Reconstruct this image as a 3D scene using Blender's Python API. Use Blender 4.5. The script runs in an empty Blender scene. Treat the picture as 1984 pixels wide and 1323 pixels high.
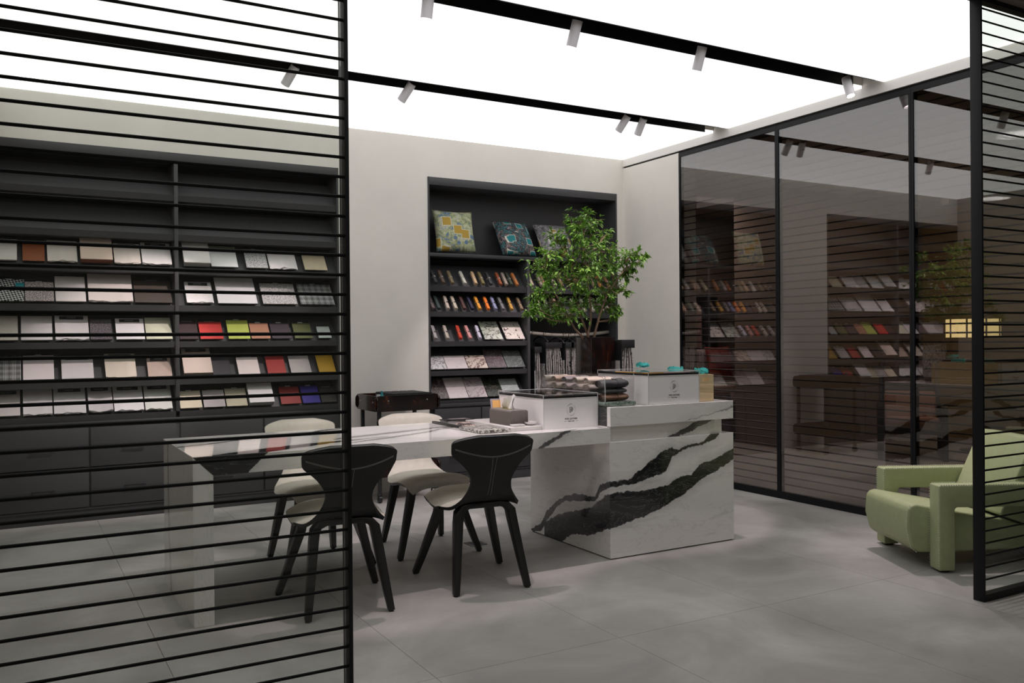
import bpy, bmesh, math, random
from mathutils import Vector, Matrix
random.seed(7)
C = bpy.context.scene.collection
R = math.radians
# ---------------------------------------------------------------- camera
cam_d = bpy.data.cameras.new('camera')
cam = bpy.data.objects.new('camera', cam_d); C.objects.link(cam)
YAW, PIT, ROL = R(29.856), R(-0.2016), R(-0.4776)
_f = Vector((math.sin(YAW)*math.cos(PIT), math.cos(YAW)*math.cos(PIT), math.sin(PIT)))
_r = Vector((math.cos(YAW), -math.sin(YAW), 0)); _u = _r.cross(_f)
_r2 = _r*math.cos(ROL)+_u*math.sin(ROL); _u2 = -_r*math.sin(ROL)+_u*math.cos(ROL)
m = Matrix((( _r2.x,_u2.x,-_f.x,0),(_r2.y,_u2.y,-_f.y,0),(_r2.z,_u2.z,-_f.z,1.28),(0,0,0,1)))
cam.matrix_world = m
cam_d.sensor_width = 36.0; cam_d.lens = 1690.0/1984*36.0
cam_d.clip_start = 0.05; cam_d.clip_end = 100
bpy.context.scene.camera = cam
# ---------------------------------------------------------------- world, exposure, main light levels
sc = bpy.context.scene
sc.view_settings.view_transform = 'Standard'; sc.view_settings.look = 'None'
sc.view_settings.exposure = 0.0; sc.view_settings.gamma = 1.0
sc.view_settings.use_curve_mapping = False
w = bpy.data.worlds.new('world'); sc.world = w; w.use_nodes = True
w.node_tree.nodes['Background'].inputs[0].default_value = (0.80, 0.85, 0.85, 1)
w.node_tree.nodes['Background'].inputs[1].default_value = 0.10
CEIL_E = 1.20            # radiance of the stretched luminous ceiling
SPOT_W = 85.0            # wattage of a track spotlight
SPOT_COL = (1.0, 0.82, 0.86)
BACK_W = 40.0            # added fill lights over the room behind the smoked glass
PASS_W = 5.0            # added fill lights of the passage in front of the shop, out of view
# ---------------------------------------------------------------- helpers
def tag(o, label=None, cat=None, group=None, kind=None):
    if label: o['label'] = label
    if cat: o['category'] = cat
    if group: o['group'] = group
    if kind: o['kind'] = kind
    return o
def empty(name, loc=(0,0,0), rz=0, rx=0):
    o = bpy.data.objects.new(name, None); o.empty_display_size = .1
    C.objects.link(o); o.location = loc; o.rotation_euler = (rx, 0, rz); return o
class MB:
    def __init__(s): s.v=[]; s.f=[]; s.m=[]
    def add(s, vs, fs, mi=0):
        b=len(s.v); s.v+= [tuple(p) for p in vs]; s.f+= [tuple(b+i for i in f) for f in fs]; s.m+=[mi]*len(fs); return s
    def box(s, x0,x1,y0,y1,z0,z1, mi=0):
        if x0>x1: x0,x1=x1,x0
        if y0>y1: y0,y1=y1,y0
        if z0>z1: z0,z1=z1,z0
        return s.add([(x0,y0,z0),(x1,y0,z0),(x1,y1,z0),(x0,y1,z0),(x0,y0,z1),(x1,y0,z1),(x1,y1,z1),(x0,y1,z1)],
              [(3,2,1,0),(4,5,6,7),(0,1,5,4),(1,2,6,5),(2,3,7,6),(3,0,4,7)], mi)
    def prism(s, poly, a, b, axis='x', mi=0):
        """poly of 2D points; axis x: (y,z), y: (x,z), z: (x,y)"""
        n=len(poly)
        def P(p,t):
            return (t,p[0],p[1]) if axis=='x' else ((p[0],t,p[1]) if axis=='y' else (p[0],p[1],t))
        vs=[P(p,a) for p in poly]+[P(p,b) for p in poly]
        fs=[tuple(range(n))[::-1], tuple(range(n,2*n))]+[(i,(i+1)%n,n+(i+1)%n,n+i) for i in range(n)]
        return s.add(vs,fs,mi)
    def tube(s, pts, r, n=8, cap=True, mi=0, flat=1.0):
        pts=[Vector(p) for p in pts]; rs=r if isinstance(r,(list,tuple)) else [r]*len(pts)
        up=Vector((0,0,1)); vs=[]; prev=None
        for i,p in enumerate(pts):
            d=(pts[min(i+1,len(pts)-1)]-pts[max(i-1,0)])
            if d.length<1e-9: d=Vector((0,0,1))
            d.normalize()
            if prev is None:
                a=up if abs(d.z)<.95 else Vector((0,1,0)); x=a.cross(d).normalized()
            else:
                x=(prev-d*prev.dot(d))
                x = x.normalized() if x.length>1e-6 else up.cross(d).normalized()
            prev=x; y=d.cross(x)
            for k in range(n):
                t=2*math.pi*k/n; vs.append(p+x*math.cos(t)*rs[i]+y*math.sin(t)*rs[i]*flat)
        fs=[]
        for i in range(len(pts)-1):
            for k in range(n):
                fs.append((i*n+k,i*n+(k+1)%n,(i+1)*n+(k+1)%n,(i+1)*n+k))
        if cap: fs.append(tuple(range(n))[::-1]); fs.append(tuple((len(pts)-1)*n+k for k in range(n)))
        return s.add(vs,fs,mi)
    def sweep_rect(s, pts, ws, ts, side, mi=0):
        """rectangular section swept; side = constant sideways vector, widths along side, thickness along d x side"""
        pts=[Vector(p) for p in pts]; vs=[]; side=Vector(side).normalized()
        for i,p in enumerate(pts):
            d=(pts[min(i+1,len(pts)-1)]-pts[max(i-1,0)]).normalized()
            q=d.cross(side).normalized()
            for a,b in ((-1,-1),(1,-1),(1,1),(-1,1)): vs.append(p+side*a*ws[i]/2+q*b*ts[i]/2)
        fs=[]
        for i in range(len(pts)-1):
            for k in range(4): fs.append((i*4+k,i*4+(k+1)%4,(i+1)*4+(k+1)%4,(i+1)*4+k))
        fs.append((3,2,1,0)); e=(len(pts)-1)*4; fs.append((e,e+1,e+2,e+3))
        return s.add(vs,fs,mi)
    def lathe(s, prof, n=20, c=(0,0,0), mi=0):
        vs=[]; fs=[]
        for r,z in prof:
            for k in range(n):
                t=2*math.pi*k/n; vs.append((c[0]+r*math.cos(t),c[1]+r*math.sin(t),c[2]+z))
        for i in range(len(prof)-1):
            for k in range(n): fs.append((i*n+k,i*n+(k+1)%n,(i+1)*n+(k+1)%n,(i+1)*n+k))
        fs.append(tuple(range(n))[::-1]); fs.append(tuple((len(prof)-1)*n+k for k in range(n)))
        return s.add(vs,fs,mi)
    def grid(s, fn, nu, nv, mi=0, closed=False):
        vs=[fn(i/nu,j/nv) for j in range(nv+1) for i in range(nu+1)]
        fs=[(j*(nu+1)+i,j*(nu+1)+i+1,(j+1)*(nu+1)+i+1,(j+1)*(nu+1)+i) for j in range(nv) for i in range(nu)]
        return s.add(vs,fs,mi)
    def xf(s, M):
        s.v=[tuple(M@Vector(p)) for p in s.v]; return s
    def mesh(s, name, mats, smooth=False, bevel=0, seg=2, weld=False, ang=30):
        me=bpy.data.meshes.new(name); me.from_pydata(s.v,[],s.f)
        for mt in (mats if isinstance(mats,(list,tuple)) else [mats]): me.materials.append(mt)
        if len(me.materials)>1: me.polygons.foreach_set('material_index', s.m)
        if bevel or weld:
            bm=bmesh.new(); bm.from_mesh(me)
            if weld: bmesh.ops.remove_doubles(bm, verts=bm.verts, dist=1e-5)
            if bevel:
                es=[e for e in bm.edges if len(e.link_faces)==2 and e.calc_face_angle(0)>R(ang)]
                bmesh.ops.bevel(bm, geom=es, offset=bevel, segments=seg, profile=.5, affect='EDGES', clamp_overlap=True)
            bm.to_mesh(me); bm.free()
        if smooth or bevel:
            me.polygons.foreach_set('use_smooth',[True]*len(me.polygons))
            if not smooth or smooth=='auto':
                try: me.set_sharp_from_angle(angle=R(35))
                except Exception: pass
        me.update(); return me
    def build(s, name, mats, parent=None, local=False, **k):
        if parent is not None and not local:
            Mi=pmat(parent).inverted(); s.xf(Mi)
        me=s.mesh(name, mats, **k); o=bpy.data.objects.new(name, me); C.objects.link(o)
        if parent is not None: o.parent=parent
        return o
def pmat(o):
    M=Matrix.LocRotScale(o.location, o.rotation_euler, None)
    return (pmat(o.parent)@M) if o.parent else M
def inst(me, name, loc, parent=None, rot=(0,0,0)):
    o=bpy.data.objects.new(name, me); C.objects.link(o); o.parent=parent; o.location=loc; o.rotation_euler=rot; return o
def copy_tree(o, parent=None):
    c=o.copy(); C.objects.link(c); c.parent=parent
    for ch in list(o.children): copy_tree(ch, c)
    return c
# ---------------------------------------------------------------- materials
def nodes(name):
    mt=bpy.data.materials.new(name); mt.use_nodes=True; nt=mt.node_tree; b=nt.nodes['Principled BSDF']; return mt,nt,b
def obj_coord(nt, scale=(1,1,1), rot=(0,0,0)):
    tc=nt.nodes.new('ShaderNodeTexCoord'); mp=nt.nodes.new('ShaderNodeMapping')
    nt.links.new(tc.outputs['Object'], mp.inputs[0]); mp.inputs['Scale'].default_value=scale; mp.inputs['Rotation'].default_value=rot
    return mp.outputs[0]
def noise(nt, vec, scale, detail=3, rough=.5, dist=0):
    n=nt.nodes.new('ShaderNodeTexNoise'); nt.links.new(vec,n.inputs['Vector']); n.inputs['Scale'].default_value=scale
    n.inputs['Detail'].default_value=detail; n.inputs['Roughness'].default_value=rough; n.inputs['Distortion'].default_value=dist
    return n.outputs['Fac']
def ramp(nt, fac, stops, interp='LINEAR'):
    r=nt.nodes.new('ShaderNodeValToRGB'); nt.links.new(fac,r.inputs[0]); cr=r.color_ramp; cr.interpolation=interp
    while len(cr.elements)<len(stops): cr.elements.new(.5)
    for e,(p,c) in zip(cr.elements,stops): e.position=p; e.color=(*c,1) if len(c)==3 else c
    return r.outputs[0]
def mix(nt, fac, a, b):
    n=nt.nodes.new('ShaderNodeMix'); n.data_type='RGBA'
    if isinstance(fac,(int,float)): n.inputs[0].default_value=fac
    else: nt.links.new(fac,n.inputs[0])
    for s_,v in ((6,a),(7,b)):
        if isinstance(v,(tuple,list)): n.inputs[s_].default_value=(*v,1) if len(v)==3 else v
        else: nt.links.new(v,n.inputs[s_])
    return n.outputs[2]
def mth(nt, op, a, b=0, c=None):
    n=nt.nodes.new('ShaderNodeMath'); n.operation=op
    for i,v in enumerate((a,b,c)):
        if v is None: continue
        if isinstance(v,(int,float)): n.inputs[i].default_value=v
        else: nt.links.new(v,n.inputs[i])
    return n.outputs[0]
def sep(nt, vec):
    n=nt.nodes.new('ShaderNodeSeparateXYZ'); nt.links.new(vec,n.inputs[0]); return n.outputs
def bump(nt, b, h, strength, dist=.002):
    n=nt.nodes.new('ShaderNodeBump'); nt.links.new(h,n.inputs['Height']); n.inputs['Strength'].default_value=strength
    n.inputs['Distance'].default_value=dist; nt.links.new(n.outputs[0],b.inputs['Normal'])
def flat(name, col, rough=.5, metal=0, spec=.5, var=0, vs=6, bs=0, bscale=200, emit=None, es=0, coat=0):
    mt,nt,b=nodes(name); b.inputs['Base Color'].default_value=(*col,1); b.inputs['Roughness'].default_value=rough
    b.inputs['Metallic'].default_value=metal; b.inputs['Specular IOR Level'].default_value=spec
    b.inputs['Coat Weight'].default_value=coat
    if emit: b.inputs['Emission Color'].default_value=(*emit,1); b.inputs['Emission Strength'].default_value=es
    v=obj_coord(nt)
    if var:
        nf=noise(nt,v,vs,5,.6)
        c=ramp(nt,nf,[(.3,tuple(x*(1-var) for x in col)),(.7,tuple(min(1,x*(1+var)) for x in col))])
        nt.links.new(c,b.inputs['Base Color'])
    if bs: bump(nt,b,noise(nt,v,bscale,2),bs)
    return mt
MAT={}
def leather(col, rough=.55):
    k=('l',col,rough)
    if k not in MAT: MAT[k]=flat('leather_%d'%len(MAT),col,rough,spec=.35,var=.06,vs=30,bs=.25,bscale=500)
    return MAT[k]
def cloth(col):
    k=('c',col)
    if k not in MAT:
        mt,nt,b=nodes('cloth_%d'%len(MAT)); b.inputs['Roughness'].default_value=.9; b.inputs['Specular IOR Level'].default_value=.15
        v=obj_coord(nt); w1=nt.nodes.new('ShaderNodeTexWave'); nt.links.new(v,w1.inputs[0]); w1.inputs['Scale'].default_value=90
        w1.inputs['Distortion'].default_value=.6
        nf=noise(nt,v,260,2)
        c=mix(nt,nf,tuple(x*.9 for x in col),tuple(min(1,x*1.08) for x in col)); c2=mix(nt,mth(nt,'MULTIPLY',w1.outputs['Fac'],.10),c,(0.3,0.28,0.28))
        nt.links.new(c2,b.inputs['Base Color']); bump(nt,b,nf,.3)
        MAT[k]=mt
    return MAT[k]
def speckle(col, dark, light, scale=240, thr=.5):
    k=('s',col,dark,light,scale)
    if k not in MAT:
        mt,nt,b=nodes('speckle_%d'%len(MAT)); b.inputs['Roughness'].default_value=.85; v=obj_coord(nt)
        c=ramp(nt,noise(nt,v,scale,3,.7),[(thr-.12,dark),(thr,col),(thr+.12,light)])
        nt.links.new(c,b.inputs['Base Color']); MAT[k]=mt
    return MAT[k]
def plaid(big, a, b_, c_):
    k=('p',big,a)
    if k not in MAT:
        mt,nt,b=nodes('plaid_%d'%len(MAT)); b.inputs['Roughness'].default_value=.9; v=obj_coord(nt); x,y,z=sep(nt,v)
        def st(ax,per,duty): return mth(nt,'LESS_THAN',mth(nt,'FRACT',mth(nt,'MULTIPLY',ax,1/per)),duty)
        fx,fy=st(x,.010,.5),st(y,.010,.5); gx,gy=st(x,big,.5),st(y,big,.5)
        base=mix(nt,fx,a,b_); base=mix(nt,mth(nt,'MULTIPLY',fy,.5),base,a)
        g=mth(nt,'MULTIPLY',mth(nt,'ADD',gx,gy),.35); nt.links.new(mix(nt,g,base,c_),b.inputs['Base Color']); MAT[k]=mt
    return MAT[k]
def checker(sc_,a,b_):
    mt,nt,b=nodes('houndstooth'); b.inputs['Roughness'].default_value=.9
    v=obj_coord(nt,rot=(0,0,.5)); n=nt.nodes.new('ShaderNodeTexChecker'); nt.links.new(v,n.inputs[0]); n.inputs['Scale'].default_value=sc_
    n.inputs[1].default_value=(*a,1); n.inputs[2].default_value=(*b_,1); nt.links.new(n.outputs[0],b.inputs['Base Color']); return mt
def thin_glass(name, tint, f0, rough=0.0):
    mt=bpy.data.materials.new(name); mt.use_nodes=True; nt=mt.node_tree; nt.nodes.clear()
    out=nt.nodes.new('ShaderNodeOutputMaterial'); tr=nt.nodes.new('ShaderNodeBsdfTransparent'); tr.inputs[0].default_value=(*tint,1)
    gl=nt.nodes.new('ShaderNodeBsdfGlossy'); gl.inputs['Roughness'].default_value=rough; gl.inputs[0].default_value=(1,1,1,1)
    lw=nt.nodes.new('ShaderNodeLayerWeight'); lw.inputs[0].default_value=.5
    fz=mth(nt,'POWER',lw.outputs['Facing'],5.0)
    fac=mth(nt,'ADD',mth(nt,'MULTIPLY',fz,1-f0),f0)
    mx=nt.nodes.new('ShaderNodeMixShader'); nt.links.new(fac,mx.inputs[0]); nt.links.new(tr.outputs[0],mx.inputs[1]); nt.links.new(gl.outputs[0],mx.inputs[2])
    nt.links.new(mx.outputs[0],out.inputs[0]); return mt
def stone(name, a, b_, vein, scale=6, veinw=.03, rough=.2, dist=2.5, stretch=(1,1,1), rot=(0,0,.6), spots=None):
    mt,nt,b=nodes(name); b.inputs['Roughness'].default_value=rough; v=obj_coord(nt,stretch,rot)
    base=ramp(nt,noise(nt,v,scale,5,.65),[(.3,a),(.7,b_)])
    nf=noise(nt,v,scale*.8,6,.6,dist); d=mth(nt,'ABSOLUTE',mth(nt,'SUBTRACT',nf,.5))
    m_=ramp(nt,d,[(0,(1,1,1)),(veinw,(0,0,0))]); col=mix(nt,m_,base,vein)
    if spots:
        s_=ramp(nt,noise(nt,v,spots[1],3,.6,spots[3] if len(spots)>3 else 0),[(spots[2],(0,0,0)),(spots[2]+.04,(1,1,1))]); col=mix(nt,s_,col,spots[0])
    nt.links.new(col,b.inputs['Base Color']); return mt

def fcurve(nt, x, pts):
    n=nt.nodes.new('ShaderNodeFloatCurve'); nt.links.new(x,n.inputs['Value']); cu=n.mapping.curves[0]
    n.mapping.use_clip=False
    while len(cu.points)<len(pts): cu.points.new(.5,.5)
    for p,(a,b) in zip(cu.points,pts): p.location=(a,b); p.handle_type='VECTOR' if len(pts)>14 else 'AUTO'
    n.mapping.update(); return n.outputs[0]
def marble(name, sfun, tfun, s0, s1, t0, t1, bands, rough=.12, seed=0, base=((.86,.84,.81),(.68,.67,.65)), faint=.20):
    """bands: (lower pts, upper pts, colour, strength); s,t in local metres"""
    mt,nt,b=nodes(name); b.inputs['Roughness'].default_value=rough; b.inputs['Coat Weight'].default_value=.4; b.inputs['Coat Roughness'].default_value=.04
    v=obj_coord(nt); x,y,z=sep(nt,v); s_=sfun(nt,x,y,z); t_=tfun(nt,x,y,z)
    cb=nt.nodes.new('ShaderNodeCombineXYZ'); nt.links.new(s_,cb.inputs[0]); nt.links.new(t_,cb.inputs[1]); cb.inputs[2].default_value=seed
    vec=cb.outputs[0]
    def mp(sc_,rt):
        m_=nt.nodes.new('ShaderNodeMapping'); nt.links.new(vec,m_.inputs[0]); m_.inputs['Rotation'].default_value=(0,0,rt); m_.inputs['Scale'].default_value=sc_; return m_.outputs[0]
    wob=mth(nt,'MULTIPLY',mth(nt,'SUBTRACT',noise(nt,vec,14,5,.62),.5),.05)
    wob2=mth(nt,'MULTIPLY',mth(nt,'SUBTRACT',noise(nt,vec,45,4,.7),.5),.016)
    tt=mth(nt,'ADD',t_,mth(nt,'ADD',wob,wob2))
    # soft grey diagonal clouds
    cl=noise(nt,mp((1.2,6,1),-.55),2.2,6,.62,.6)
    col=ramp(nt,cl,[(.42,base[0]),(.60,base[0]),(.74,base[1])])
    fv=noise(nt,mp((1,5,1),-.6),2.6,6,.6,1.0); fm=mth(nt,'ABSOLUTE',mth(nt,'SUBTRACT',fv,.47))
    col=mix(nt,mth(nt,'MULTIPLY',ramp(nt,fm,[(0,(1,1,1)),(.012,(0,0,0))]),faint),col,(.16,.16,.165))
    sn=mth(nt,'DIVIDE',mth(nt,'SUBTRACT',s_,s0),s1-s0)
    inner=noise(nt,mp((2,14,1),-.5),9,6,.7,.8)
    for lo,hi,bc,st in bands:
        f=lambda pts:[((a-s0)/(s1-s0),(q-t0)/(t1-t0)) for a,q in pts]
        L=mth(nt,'ADD',mth(nt,'MULTIPLY',fcurve(nt,sn,f(lo)),t1-t0),t0); H=mth(nt,'ADD',mth(nt,'MULTIPLY',fcurve(nt,sn,f(hi)),t1-t0),t0)
        dl=mth(nt,'SUBTRACT',tt,L); dh=mth(nt,'SUBTRACT',H,tt); mn=mth(nt,'MINIMUM',dl,dh)
        # only inside the span where the band exists
        ins=mth(nt,'MULTIPLY',mth(nt,'GREATER_THAN',s_,lo[0][0]),mth(nt,'LESS_THAN',s_,lo[-1][0]))
        halo=mth(nt,'MULTIPLY',mth(nt,'MULTIPLY',ramp(nt,mth(nt,'ADD',mth(nt,'MULTIPLY',mn,1),.06),[(.0,(0,0,0)),(.06,(.75,.75,.75))]),ins),ramp(nt,cl,[(.35,(1,1,1)),(.65,(.15,.15,.15))]))
        col=mix(nt,mth(nt,'MULTIPLY',halo,.55*st),col,(.22,.225,.23))
        core=mth(nt,'MULTIPLY',ramp(nt,mth(nt,'ADD',mth(nt,'MULTIPLY',mn,12),.03),[(0,(0,0,0)),(.06,(1,1,1))]),ins)
        dark=ramp(nt,inner,[(.3,bc),(.66,tuple(q*1.8 for q in bc)),(.80,(.07,.07,.072))])
        thin=mth(nt,'ABSOLUTE',mth(nt,'SUBTRACT',noise(nt,mp((1,3,1),-.5),5,7,.65,1.4),.5))
        dark=mix(nt,ramp(nt,thin,[(0,(.8,.8,.8)),(.006,(0,0,0))]),dark,(.30,.30,.30))
        col=mix(nt,mth(nt,'MULTIPLY',core,st),col,dark)
    nt.links.new(col,b.inputs['Base Color']); return mt

BLACK=flat('black_powder_coat',(.008,.008,.009),.5,spec=.22)
BLACKP=flat('black_plastic',(.014,.014,.015),.35)
GREYL=flat('charcoal_lacquer',(.058,.057,.060),.42,spec=.35,var=.05,vs=3)
PLASTER=flat('greige_plaster',(.755,.72,.665),.85,spec=.2,var=.04,vs=2.2,bs=.15,bscale=60)
WHITE=flat('white_lacquer',(.88,.86,.86),.4)
SPOTW=flat('white_spot_body',(.88,.85,.88),.45)
ACRY=thin_glass('clear_acrylic',(.95,.95,.95),.04)
ACRYE=flat('acrylic_edge',(.62,.63,.63),.15,spec=.8)
SCREENG=thin_glass('screen_glass',(.895,.915,.89),.022)
SMOKE=thin_glass('smoked_glass',(.57,.54,.51),.125)
STICK=flat('paper_sticker',(.42,.43,.41),.7)
INK=flat('printed_ink',(.02,.02,.022),.6)
PALEINK=flat('pale_print',(.35,.35,.35),.6)
def tortoise(name='tortoiseshell'):
    mt,nt,b=nodes(name); b.inputs['Roughness'].default_value=.2; b.inputs['Coat Weight'].default_value=.15
    v=obj_coord(nt,(1,1,.35)); c=ramp(nt,noise(nt,v,9,5,.7,1.2),[(.47,(.005,.003,.003)),(.60,(.025,.007,.004)),(.78,(.20,.035,.01))])
    nt.links.new(c,b.inputs['Base Color']); return mt
TORT=tortoise()
def text_mesh(txt, size, extr=.0004, font=None, align='CENTER'):
    cu=bpy.data.curves.new('t','FONT'); cu.body=txt; cu.size=size; cu.extrude=extr; cu.align_x=align; cu.resolution_u=2
    o=bpy.data.objects.new('t',cu); C.objects.link(o); bpy.context.view_layer.update()
    me=bpy.data.meshes.new_from_object(o); bpy.data.objects.remove(o)
    vs=[v.co.copy() for v in me.vertices]; fs=[tuple(p.vertices) for p in me.polygons]; bpy.data.meshes.remove(me); return vs,fs

# ---------------------------------------------------------------- measured placements (metres)
SWATCHES=[('A', -0.11, 0.042, 0.2, 'plain', (0.6, 0.57, 0.53), 'pale grey fabric', 'none'), ('A', 0.07, 0.212, 0.2, 'leather', (0.26, 0.075, 0.025), 'chestnut brown leather', 'none'), ('A', 0.222, 0.417, 0.2, 'wavy', (0.55, 0.5, 0.45), 'off-white woven fabric', 'none'), ('A', 0.43, 0.645, 0.24, 'thick', (0.56, 0.44, 0.36), 'thick rosy beige suede', 'text'), ('A', 0.652, 0.836, 0.2, 'wavy', (0.6, 0.53, 0.48), 'ivory boucle fabric', 'bar'), ('A', 0.84, 1.051, 0.22, 'wavy', (0.62, 0.58, 0.57), 'white cotton pile', 'bar'), ('A', 1.128, 1.326, 0.22, 'thick', (0.66, 0.63, 0.6), 'white linen pile', 'none'), ('A', 1.33, 1.535, 0.22, 'plain', (0.66, 0.65, 0.64), 'bright white leather', 'beige'), ('A', 1.594, 1.766, 0.2, 'speckle', (0.42, 0.42, 0.42), 'salt and pepper tweed', 'sticker'), ('A', 1.774, 2.001, 0.17, 'crumple', (0.6, 0.57, 0.57), 'crumpled black-flecked white fabric', 'sticker'), ('A', 2.055, 2.248, 0.17, 'leather', (0.5, 0.42, 0.29), 'sand beige leather', 'text'), ('B', -0.11, 0.083, 0.2, 'check', (0.5, 0.5, 0.5), 'black and white houndstooth fabric', 'sticker'), ('B', 0.083, 0.267, 0.18, 'speckle2', (0.33, 0.28, 0.27), 'taupe flecked fabric', 'sticker'), ('B', 0.271, 0.47, 0.24, 'plain', (0.62, 0.57, 0.55), 'white leather', 'text'), ('B', 0.48, 0.781, 0.27, 'wavy', (0.58, 0.52, 0.49), 'extra wide off-white fabric', 'none'), ('B', 0.788, 1.052, 0.22, 'leather', (0.062, 0.046, 0.036), 'wide dark umber leather', 'text'), ('B', 1.148, 1.35, 0.21, 'wavy', (0.56, 0.54, 0.53), 'greyish white fabric', 'bar'), ('B', 1.377, 1.682, 0.27, 'plain', (0.62, 0.6, 0.61), 'wide bright white fabric', 'none'), ('B', 1.719, 1.998, 0.22, 'speckle', (0.4, 0.38, 0.37), 'wide grey flecked tweed', 'sticker'), ('B', 2.019, 2.306, 0.22, 'plaid', (0.4, 0.4, 0.4), 'black and white plaid', 'sticker'), ('C', -0.11, 0.044, 0.22, 'speckle3', (0.55, 0.5, 0.44), 'cream oatmeal fabric', 'none'), ('C', 0.056, 0.255, 0.22, 'plain', (0.58, 0.54, 0.54), 'chalk white twill', 'none'), ('C', 0.268, 0.488, 0.22, 'wavy', (0.58, 0.54, 0.54), 'light grey-white twill', 'bar'), ('C', 0.491, 0.64, 0.19, 'speckle2', (0.09, 0.075, 0.085), 'dark aubergine flecked fabric', 'none'), ('C', 0.661, 0.859, 0.2, 'plain', (0.68, 0.65, 0.65), 'snow white cotton', 'bar'), ('C', 0.863, 1.05, 0.21, 'plain', (0.5, 0.5, 0.38), 'pale cream leather', 'none'), ('C', 1.097, 1.238, 0.17, 'leather', (0.035, 0.016, 0.018), 'dark burgundy leather', 'text'), ('C', 1.246, 1.421, 0.17, 'leather', (0.5, 0.035, 0.03), 'bright red leather', 'text'), ('C', 1.455, 1.624, 0.19, 'leather', (0.46, 0.52, 0.1), 'lime green leather', 'sticker'), ('C', 1.628, 1.781, 0.16, 'leather', (0.42, 0.2, 0.12), 'tan apricot leather', 'sticker'), ('C', 1.789, 1.949, 0.16, 'leather', (0.045, 0.03, 0.04), 'dark plum leather', 'sticker'), ('C', 1.97, 2.122, 0.16, 'leather', (0.085, 0.095, 0.03), 'olive green leather', 'sticker'), ('C', 2.164, 2.277, 0.12, 'plain', (0.42, 0.45, 0.43), 'small pale grey-green booklet', 'none'), ('D', -0.11, 0.06, 0.22, 'plaid', (0.35, 0.35, 0.36), 'grey glen plaid', 'bar'), ('D', 0.066, 0.263, 0.22, 'plain', (0.63, 0.57, 0.57), 'pinkish white leather', 'sticker'), ('D', 0.305, 0.516, 0.21, 'plain', (0.58, 0.54, 0.54), 'light grey felt', 'bar'), ('D', 0.587, 0.8, 0.22, 'wavy', (0.54, 0.48, 0.4), 'wavy beige suede', 'bar'), ('D', 0.874, 1.047, 0.19, 'leather', (0.4, 0.31, 0.26), 'mushroom beige leather', 'bar'), ('D', 1.12, 1.334, 0.24, 'thick', (0.47, 0.39, 0.34), 'thick nude beige leather', 'bar'), ('D', 1.337, 1.48, 0.18, 'leather', (0.035, 0.032, 0.038), 'dark charcoal leather', 'text'), ('D', 1.527, 1.697, 0.17, 'plain', (0.64, 0.56, 0.54), 'blush white leather', 'text'), ('D', 1.753, 1.905, 0.2, 'leather', (0.3, 0.025, 0.02), 'brick red leather', 'text'), ('D', 1.938, 2.11, 0.18, 'leather', (0.36, 0.33, 0.32), 'warm light grey leather', 'sticker'), ('D', 2.166, 2.313, 0.2, 'leather', (0.5, 0.28, 0.02), 'mustard yellow leather', 'sticker'), ('E', -0.11, 0.052, 0.22, 'plain', (0.55, 0.5, 0.49), 'pale rose-grey fabric', 'bar'), ('E', 0.064, 0.251, 0.22, 'wavy', (0.6, 0.57, 0.58), 'fine-ribbed white fabric', 'none'), ('E', 0.254, 0.463, 0.22, 'wavy', (0.6, 0.58, 0.59), 'white ribbed fabric', 'bar'), ('E', 0.473, 0.639, 0.22, 'curl', (0.5, 0.47, 0.48), 'curled-up white fabric', 'bar'), ('E', 0.642, 0.847, 0.22, 'wavy', (0.6, 0.58, 0.59), 'silvery white ribbed fabric', 'bar'), ('E', 0.851, 1.045, 0.22, 'wavy', (0.55, 0.55, 0.52), 'pale sage-white fabric', 'bar'), ('E', 1.096, 1.259, 0.16, 'plain', (0.56, 0.5, 0.38), 'cream leather', 'sticker'), ('E', 1.267, 1.431, 0.16, 'plain', (0.42, 0.38, 0.38), 'mauve grey leather', 'text'), ('E', 1.435, 1.599, 0.17, 'plain', (0.47, 0.43, 0.32), 'pale khaki leather', 'sticker'), ('E', 1.603, 1.8, 0.19, 'thick', (0.64, 0.62, 0.62), 'white leather with a folded corner', 'none'), ('E', 1.857, 2.023, 0.17, 'leather', (0.25, 0.03, 0.025), 'wine red leather', 'sticker'), ('E', 2.032, 2.181, 0.17, 'leather', (0.045, 0.03, 0.26), 'royal blue leather', 'sticker'), ('E', 2.185, 2.32, 0.15, 'leather', (0.03, 0.025, 0.022), 'near-black brown leather', 'text')]
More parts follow.
